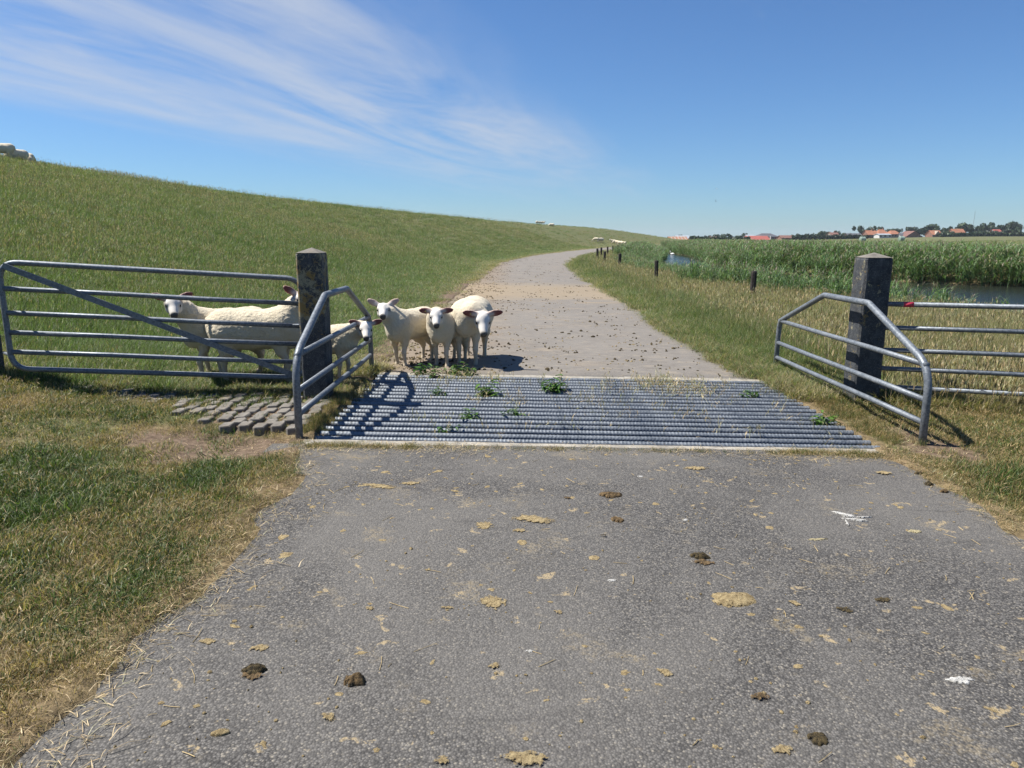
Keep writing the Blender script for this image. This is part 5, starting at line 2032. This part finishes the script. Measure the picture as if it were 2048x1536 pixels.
# ------------------------------------------------------------------ village on the horizon
def house(u0, u1, vr, vb, y, kind, wall, roof, label, eave=0.5, depth=9.0, windows=3, chimney=False, name='house', dormer=False, white_gables=False, stripes=False):
    a, b = at(u0, vb, y), at(u1, vb, y)
    zr = at((u0 + u1) / 2, vr, y).z
    zb = min(a.z, b.z) - 0.6
    x0, x1 = a.x, b.x
    cx = (x0 + x1) / 2
    W = x1 - x0
    zb = min(zb, gz(cx, y) - 0.1)
    H = zr - zb
    he = H * eave
    root = empty(name, (cx, y, zb))
    hw, ov = W / 2, 0.35
    if kind == 'gable_y':
        Vw = [(-hw + ov, 0, 0), (hw - ov, 0, 0), (hw - ov, 0, he), (0, 0, H - .15), (-hw + ov, 0, he), (-hw + ov, depth, 0), (hw - ov, depth, 0), (hw - ov, depth, he), (0, depth, H - .15), (-hw + ov, depth, he)]
        Fw = [(0, 1, 2, 3, 4), (9, 8, 7, 6, 5), (1, 6, 7, 2), (5, 0, 4, 9)]
        Vr = [(-hw, -ov, he - .15), (0, -ov, H), (hw, -ov, he - .15), (-hw, depth + ov, he - .15), (0, depth + ov, H), (hw, depth + ov, he - .15)]
        Vr += [(x, yy, z - 0.25) for (x, yy, z) in Vr]
        Fr = [(0, 3, 4, 1), (1, 4, 5, 2), (6, 7, 10, 9), (7, 8, 11, 10), (0, 1, 7, 6), (1, 2, 8, 7), (0, 6, 9, 3), (2, 5, 11, 8), (3, 9, 10, 4), (4, 10, 11, 5)]
    else:
        Vw = [(-hw + ov, 0, 0), (hw - ov, 0, 0), (hw - ov, depth, 0), (-hw + ov, depth, 0), (-hw + ov, 0, he), (hw - ov, 0, he), (hw - ov, depth, he), (-hw + ov, depth, he)]
        Fw = [(0, 1, 5, 4), (1, 2, 6, 5), (2, 3, 7, 6), (3, 0, 4, 7)]
        ins = min(W * 0.28, depth * 0.5) if kind == 'hip' else 0.0
        if kind != 'hip':
            Vw += [(-hw + ov, depth / 2, H - .2), (hw - ov, depth / 2, H - .2)]
            Fw += [(4, 8, 7), (5, 6, 9)]
        Vr = [(-hw, -ov, he - .1), (hw, -ov, he - .1), (hw, depth + ov, he - .1), (-hw, depth + ov, he - .1), (-hw + ins, depth / 2, H), (hw - ins, depth / 2, H)]
        Vr += [(x, yy, z - .22) for (x, yy, z) in Vr]
        Fr = [(0, 1, 5, 4), (2, 3, 4, 5), (7, 6, 10, 11), (9, 8, 11, 10), (0, 6, 7, 1), (2, 8, 9, 3)]
        if ins:
            Fr += [(1, 2, 5), (3, 0, 4), (8, 7, 11), (6, 9, 10), (1, 7, 8, 2), (3, 9, 6, 0)]
        else:
            Fr += [(1, 7, 11, 5), (5, 11, 8, 2), (0, 4, 10, 6), (4, 3, 9, 10)]
    mesh_obj('wall', Vw, Fw, M[wall], root)
    r = mesh_obj('roof', Vr, Fr, M[roof], root)
    if stripes:
        for k in range(5):
            xx = -hw + W * (0.12 + 0.18 * k)
            lo_, hi_ = Vector((xx, -ov, he - .1)), Vector((xx, depth / 2, H))
            q = Vector((W * 0.075, 0, 0))
            up = Vector((0, 0, 0.06))
            mesh_obj('light_panel', [lo_ + up, lo_ + q + up, hi_ + q + up, hi_ + up], [(0, 1, 2, 3)], M['beige'], r)
    if white_gables:
        for sgn in (-1, 1):
            V, F = box_vf(sgn * hw - .25, sgn * hw + .25, -ov - .1, 0.5, he - 0.5, H * 0.98)
            mesh_obj('gable_end', V, F, M['wwall'], root)
    if chimney:
        V, F = box_vf(-0.45 + hw * .4, 0.45 + hw * .4, depth / 2 - .45, depth / 2 + .45, H - 0.9, H + 1.0)
        mesh_obj('chimney', V, F, M['brick'], r)
    if dormer:
        Vd = [(-1.9, -.5, he), (1.9, -.5, he), (0, -.5, H - .4), (-1.9, depth / 2, he), (1.9, depth / 2, he), (0, depth / 2, H - .4)]
        mesh_obj('dormer', Vd, [(0, 1, 2), (0, 2, 5, 3), (1, 4, 5, 2)], M['wwall' if dormer == 'w' else 'beige'], r)
    for k in range(windows):
        xx = -hw + W * (k + 0.5 + 0.15 * math.sin(u0 + k)) / windows
        ww = min(0.75, W / windows * 0.3)
        z1 = he * 0.8 if kind != 'gable_y' else he * 0.85
        z0_ = max(0.9, z1 - 1.5)
        fr_ = mesh_obj('window', *box_vf(xx - ww - .12, xx + ww + .12, -0.10, -0.02, z0_ - .12, z1 + .12), M['wwall'], root)
        mesh_obj('pane', *box_vf(xx - ww, xx + ww, -0.14, -0.11, z0_, z1), M['pane'], fr_)
    return tag(root, label, 'house' if name == 'house' else 'barn', 'village buildings on the horizon')


house(1340, 1377, 473, 481, 400, 'gable_x', 'brick', 'orange', 'low barn with red and white striped roof, leftmost building on the horizon', .4, 12, 0, name='barn', stripes=True)
house(1353, 1381, 470.5, 479, 470, 'gable_x', 'greyw', 'greyroof', 'grey-roofed barn just behind the striped one', .5, 12, 0, name='barn')
house(1382, 1396, 473.5, 480, 440, 'gable_x', 'beige', 'brownroof', 'small brown-roofed house right of the striped barn', .5, 8, 2)
house(1423, 1441, 473, 480, 430, 'gable_x', 'brick', 'brownroof', 'brick house with white gable ends in front of dark trees', .5, 8, 2, white_gables=True)
house(1494, 1513, 469.3, 478, 540, 'gable_x', 'greyw', 'greyroof', 'blue-grey roof peeping out left of the long red barn', .5, 9, 0, name='barn')
house(1496, 1541, 471.5, 480, 430, 'gable_x', 'wwall', 'redroof', 'long low barn with a bright red roof', .35, 12, 4, name='barn', white_gables=True)
house(1518, 1558, 466.5, 479, 520, 'hip', 'redroof', 'darkroof', 'broad building with dark hipped roof behind the long red barn', .55, 14, 5)
house(1562, 1588, 470.5, 479, 500, 'gable_x', 'brick', 'brownroof', 'pinkish-brown low house right of the dark hipped building', .5, 9, 3)
house(1662, 1679, 464.5, 476, 520, 'gable_x', 'beige', 'brownroof', 'beige house standing among the trees, mid-right on the horizon', .6, 9, 3, chimney=True)
house(1697, 1727, 466.5, 476, 510, 'gable_x', 'brick', 'darkroof', 'low dark-roofed building left of the orange roofs', .4, 10, 2)
house(1735, 1756, 460.5, 473.5, 515, 'gable_x', 'brick', 'orange', 'orange-roofed house, left one of the close pair', .45, 9, 3, chimney=True)
house(1757, 1777, 458.5, 472.5, 540, 'hip', 'brick', 'orange', 'taller orange hipped roof, right one of the close pair', .5, 9, 2, chimney=True)
house(1758, 1783, 467, 474, 500, 'gable_x', 'wwall', 'greyroof', 'low white building in front of the close pair of orange roofs', .75, 8, 3)
house(1781, 1802, 460.8, 473.5, 510, 'hip', 'greyw', 'orange', 'square grey house with orange pyramid roof', .52, 10, 3)
house(1803, 1818, 466, 474, 505, 'gable_x', 'greyw', 'darkroof', 'low dark roof right of the orange pyramid roof', .4, 9, 1)
house(1811, 1845, 461.8, 474, 500, 'gable_y', 'brick', 'brownroof', 'wide dark-red gable facing the fields', .2, 12, 2)
house(1864, 1885, 460.5, 473.5, 505, 'gable_x', 'brick', 'orange', 'orange-roofed house with a pale dormer gable', .4, 9, 3, dormer=True)
house(1907, 1932, 457.5, 471.5, 530, 'gable_x', 'brick', 'orange', 'orange roof half hidden by trees near the thin mast', .4, 9, 2)
house(1991, 2006, 458.5, 469, 510, 'gable_x', 'wwall', 'redroof', 'small white house with red roof among trees near the right edge', .55, 8, 2)
house(2030, 2041, 460, 469, 510, 'gable_x', 'brick', 'redroof', 'small red-roofed house at the right edge of the horizon', .5, 8, 1)

# trees: three crown meshes of leaf clumps, each tree with trunk, limbs and crown of its own
def crown_mesh(seed, flat):
    rg = np.random.default_rng(seed)
    V, F, B = [], [], []
    lobes = [(rg.normal(0, 0.42), rg.normal(0, 0.42), rg.uniform(-0.05, 0.75) * flat, rg.uniform(0.28, 0.50)) for _ in range(13)]
    for (lx, ly, lz, lr) in lobes:
        for _ in range(60):
            d = rg.normal(0, 1, 3)
            d /= np.linalg.norm(d)
            r = lr * rg.uniform(0.55, 1.05)
            c = np.array((lx, ly, lz)) + d * r * np.array((1, 1, 0.8))
            s = rg.uniform(0.05, 0.12)
            n = d + rg.normal(0, 0.6, 3)
            n /= np.linalg.norm(n)
            t = np.cross(n, rg.normal(0, 1, 3))
            t /= np.linalg.norm(t)
            b = np.cross(n, t)
            i0 = len(V)
            V += [tuple(c - t * s - b * s * .6), tuple(c + t * s * .8 - b * s), tuple(c + t * s + b * s * .7), tuple(c - t * s * .7 + b * s)]
            F.append((i0, i0 + 1, i0 + 2, i0 + 3))
            B += [rg.random()] * 4
    V = np.array(V)
    ext = np.abs(V[:, :2]).max()
    V[:, :2] /= ext
    V[:, 2] = (V[:, 2] - V[:, 2].min()) / (V[:, 2].max() - V[:, 2].min())
    me = np_mesh('crown', V, np.array(F))
    set_attr(me, 'br', 'FLOAT', B)
    me.materials.append(M['leaf'])
    return me


CROWNS = [crown_mesh(s, fl) for s, fl in ((1, 1.0), (2, 0.7), (3, 1.2), (4, 0.85), (8, 0.9))]


def trunk_mesh():
    V, F = [], []
    v, f = sweep([(0, 0, -0.1), (0.01, 0, 0.3), (0.0, 0.01, 0.62)], 0.035, 7)
    V += v
    F += f
    for a in range(4):
        b0 = len(V)
        v, f = sweep([(0, 0, 0.32 + .05 * a), (0.16 * math.cos(a * 1.7), 0.16 * math.sin(a * 1.7), 0.55), (0.3 * math.cos(a * 1.7), 0.3 * math.sin(a * 1.7), 0.78)], 0.013, 5)
        V += v
        F += [tuple(b0 + i for i in q) for q in f]
    me = bpy.data.meshes.new('trunk')
    me.from_pydata([tuple(p) for p in V], [], F)
    me.materials.append(M['bark'])
    return me


TRUNK = trunk_mesh()
NEARBY = [(1360, 'the striped barn'), (1432, 'the brick house with white gable ends'), (1518, 'the long red barn'), (1575, 'the pinkish-brown low house'), (1670, 'the beige house'), (1712, 'the low dark-roofed building'),
          (1745, 'the left orange roof of the close pair'), (1767, 'the taller orange hipped roof'), (1791, 'the orange pyramid roof'), (1828, 'the wide dark-red gable'), (1875, 'the house with a pale dormer'),
          (1920, 'the orange roof near the mast'), (1998, 'the small white house'), (2036, 'the red-roofed house at the right edge')]
TREES = [(1361, 468.5, 13, 480, 560), (1408, 472, 16, 3), (1418, 470, 14, 3), (1433, 468, 18, 3), (1449, 466.5, 22, 3), (1463, 468.5, 12, 3), (1476, 470, 18, 3), (1490, 465.5, 15, 3), (1586, 469, 13, 3), (1599, 466.5, 13, 3),
         (1611, 466.5, 13, 3), (1622, 468, 9, 3), (1641, 461.5, 24, 3), (1655, 462.5, 13, 3), (1671, 460.5, 16, 3), (1688, 465, 20, 3), (1704, 465.5, 22, 3), (1721, 450.5, 20, 3), (1732, 458, 11, 3), (1746, 451, 16, 3),
         (1763, 452.5, 22, 3), (1784, 456, 18, 3), (1797, 456, 14, 3), (1819, 453, 22, 3), (1834, 456, 17, 3), (1857, 447, 36, 3), (1874, 449, 18, 3), (1852, 457, 20, 3), (1886, 454.5, 16, 3), (1898, 451.5, 14, 3),
         (1906, 454.5, 14, 3), (1930, 443.5, 28, 3), (1946, 456, 24, 3), (1965, 450, 22, 3), (1981, 443.5, 30, 3), (2001, 448.5, 18, 3), (2021, 441, 27, 3), (2041, 447, 20, 3), (1956, 462, 34, 3), (1982, 461, 30, 3),
         (2012, 457, 24, 3), (2036, 457, 20, 3), (1893, 461, 16, 3), (1904, 462, 16, 3), (1250, 478, 6, 3), (1291, 478, 7, 3), (1325, 477, 8, 3)]
seen = {}
for k, T in enumerate(TREES):
    u, vt, w = T[0], T[1], T[2]
    front = vt > 456 and u > 1880
    yy = 500 if front else 560 + (k * 37 % 40)
    if u < 1340:
        yy = 420
    c = at(u, vt, yy)
    zb = gz(c.x, yy)
    Ht = c.z - zb
    wid = w / FPX * yy * 0.72
    root = empty('tree', (c.x, yy, zb), k * 1.7)
    o = bpy.data.objects.new('crown', CROWNS[k % 5])
    COL.objects.link(o)
    o.parent = root
    base = 0.05 if Ht < 7 else 0.14
    o.location = (0, 0, Ht * base)
    o.scale = (wid, wid, Ht * (1 - base))
    t = bpy.data.objects.new('trunk', TRUNK)
    COL.objects.link(t)
    t.parent = root
    t.scale = (max(wid, 2), max(wid, 2), Ht)
    if u < 1340:
        lab = 'tiny dark bush on the flat horizon left of the village, ' + {1250: 'leftmost', 1291: 'middle', 1325: 'rightmost'}[u] + ' of three'
    else:
        nu, nm = min(NEARBY, key=lambda q: abs(q[0] - u))
        side = 'just left of' if u < nu - 4 else ('just right of' if u > nu + 4 else 'right behind')
        size = 'tall dark tree' if vt < 452 else ('round dark tree' if vt < 462 else 'low dark bushy tree')
        lab = '%s %s %s' % (size, side, nm)
        seen[lab] = seen.get(lab, 0) + 1
        if seen[lab] > 1:
            lab = {2: 'second ', 3: 'third ', 4: 'fourth ', 5: 'fifth '}[seen[lab]] + lab
    tag(root, lab, 'tree', 'trees of the village on the horizon')

# hedge line in the field before the village, bales, mast, birds
def hedge(u0, u1, vtop, y, label):
    a, b = at(u0, vtop, y), at(u1, vtop, y)
    n = int((u1 - u0) * 9)
    rg = np.random.default_rng(int(u0))
    V, F, B = [], [], []
    xq = rg.uniform(a.x, b.x, n)
    zq = ground_z(xq, np.full(n, float(y)), False)
    for x, zg in zip(xq.tolist(), zq.tolist()):
        top = a.z - zg
        c = np.array((x, y + rg.uniform(-1, 1), zg + rg.uniform(0.0, 1.0) * top * (0.75 + 0.4 * float(vnoise(x * .2, 3.0, 5)))))
        s = rg.uniform(0.3, 0.7)
        i0 = len(V)
        t, q = rg.normal(0, 1, 3), rg.normal(0, 1, 3)
        t /= np.linalg.norm(t)
        q = np.cross(t, q)
        q /= np.linalg.norm(q)
        V += [tuple(c - t * s - q * s), tuple(c + t * s - q * s), tuple(c + t * s + q * s), tuple(c - t * s + q * s)]
        F.append((i0, i0 + 1, i0 + 2, i0 + 3))
        B += [rg.random()] * 4
    o = mesh_obj('hedge', V, F, M['leaf'])
    set_attr(o.data, 'br', 'FLOAT', B)
    tag(o, label, 'hedge')


hedge(1380, 1500, 474.5, 420, 'dark hedge along the left part of the village')
hedge(1585, 1735, 470.5, 490, 'dark hedge along the middle part of the village')
hedge(1880, 2060, 466, 490, 'dark hedge along the right part of the village')
for u, v, yy, lb in ((1725, 479, 250, 'round wrapped bale in the field, left of the two'), (1803, 478, 250, 'round wrapped bale in the field, right of the two')):
    p = at(u, v, yy)
    zg = gz(p.x, yy)
    V, F = [], []
    n = 18
    for x in (-0.75, -0.68, 0.68, 0.75):
        r = 0.75 if abs(x) < 0.7 else 0.68
        for i in range(n):
            a = 2 * math.pi * i / n
            V.append((x * 1.1, r * 1.25 * math.cos(a), max(r * 1.25 * math.sin(a), -0.8) + 0.8))
    for q in range(3):
        for i in range(n):
            F.append((q * n + i, q * n + (i + 1) % n, (q + 1) * n + (i + 1) % n, (q + 1) * n + i))
    F += [tuple(range(n - 1, -1, -1)), tuple(range(3 * n, 4 * n))]
    o = mesh_obj('hay_bale', V, F, M['bale'], smooth=False)
    o.location = (p.x, yy, max(zg, p.z - 0.8))
    tag(o, lb, 'bale', 'bales in the field')
p = at(1949, 422, 640)
V, F = sweep([(0, 0, 0), (0.4, 0, (p.z - gz(p.x, 640)) * 0.5), (0.8, 0, p.z - gz(p.x, 640))], 0.13, 6)
o = mesh_obj('radio_mast', V, F, M['greyw'])
o.location = (p.x, 640, gz(p.x, 640))
tag(o, 'thin radio mast rising above the trees at the right', 'mast')


def bird(u, v, y, span, mat, label, flap, bank):
    V, F = [], []
    v_, f_ = uv_ell((0, 0, 0), (span * .22, span * .06, span * .06), None, 8, 6)
    V += [tuple(q) for q in v_]
    F += f_
    for s in (-1, 1):
        i0 = len(V)
        V += [(span * .08, s * .03 * span, 0), (-span * .08, s * .03 * span, 0), (-span * .06, s * .28 * span, flap * .2 * span), (span * .1, s * .26 * span, flap * .2 * span), (-span * .05, s * .52 * span, flap * .1 * span)]
        F += [(i0, i0 + 1, i0 + 2, i0 + 3), (i0 + 3, i0 + 2, i0 + 4)]
    i0 = len(V)
    V += [(-span * .15, 0, 0), (-span * .34, span * .07, 0), (-span * .34, -span * .07, 0)]
    F.append((i0, i0 + 1, i0 + 2))
    o = mesh_obj('flying_bird', V, F, mat)
    o.location = at(u, v, y)
    o.rotation_euler = bank
    tag(o, label, 'bird', 'birds in the sky')


bird(937, 436, 75, 0.42, M['birdd'], 'dark bird flying just above the dyke crest', 0.8, (0.3, 0, 0.4))
bird(1433, 377, 70, 0.30, M['birdw'], 'white bird high above the reeds, upper of two', 0.6, (0.5, 0.2, 1.4))
bird(1431, 402, 70, 0.36, M['birdd'], 'dark bird below the white one above the reeds', 1.2, (1.2, 0.4, 1.2))
# waterbird on the pond
p = gp(1345, 509, WATER_Z)
v_, f_ = uv_ell((0, 0, 0.08), (0.30, 0.17, 0.15), None, 12, 8)
V = [tuple(q) for q in v_]
F = list(f_)
nv, nf = sweep([(0.22, 0, 0.14), (0.33, 0, 0.30), (0.30, 0, 0.45), (0.40, 0, 0.48)], 0.035, 8)
F += [tuple(len(V) + i for i in q) for q in nf]
V += [tuple(q) for q in nv]
o = mesh_obj('water_bird', V, F, M['birdw'], smooth=True)
o.location = p
o.rotation_euler = (0, 0, 2.6)
tag(o, 'small white waterbird swimming on the far reach of the ditch', 'bird')


# ------------------------------------------------------------------ thin summer haze
hz_m = bpy.data.materials.new('haze_air')
hz_m.use_nodes = True
hz_m.node_tree.nodes.clear()
ho = hz_m.node_tree.nodes.new('ShaderNodeOutputMaterial')
hv_ = hz_m.node_tree.nodes.new('ShaderNodeVolumePrincipled')
hv_.inputs['Color'].default_value = (0.80, 0.90, 1.0, 1)
hv_.inputs['Density'].default_value = 0.00013
hv_.inputs['Anisotropy'].default_value = 0.2
hz_m.node_tree.links.new(hv_.outputs[0], ho.inputs['Volume'])
V, F = box_vf(-140, 3700, -30, 4300, -4.0, 45.0)
tag(mesh_obj('haze', V, F, hz_m), 'thin blue summer haze over the marsh', 'haze', kind='stuff')
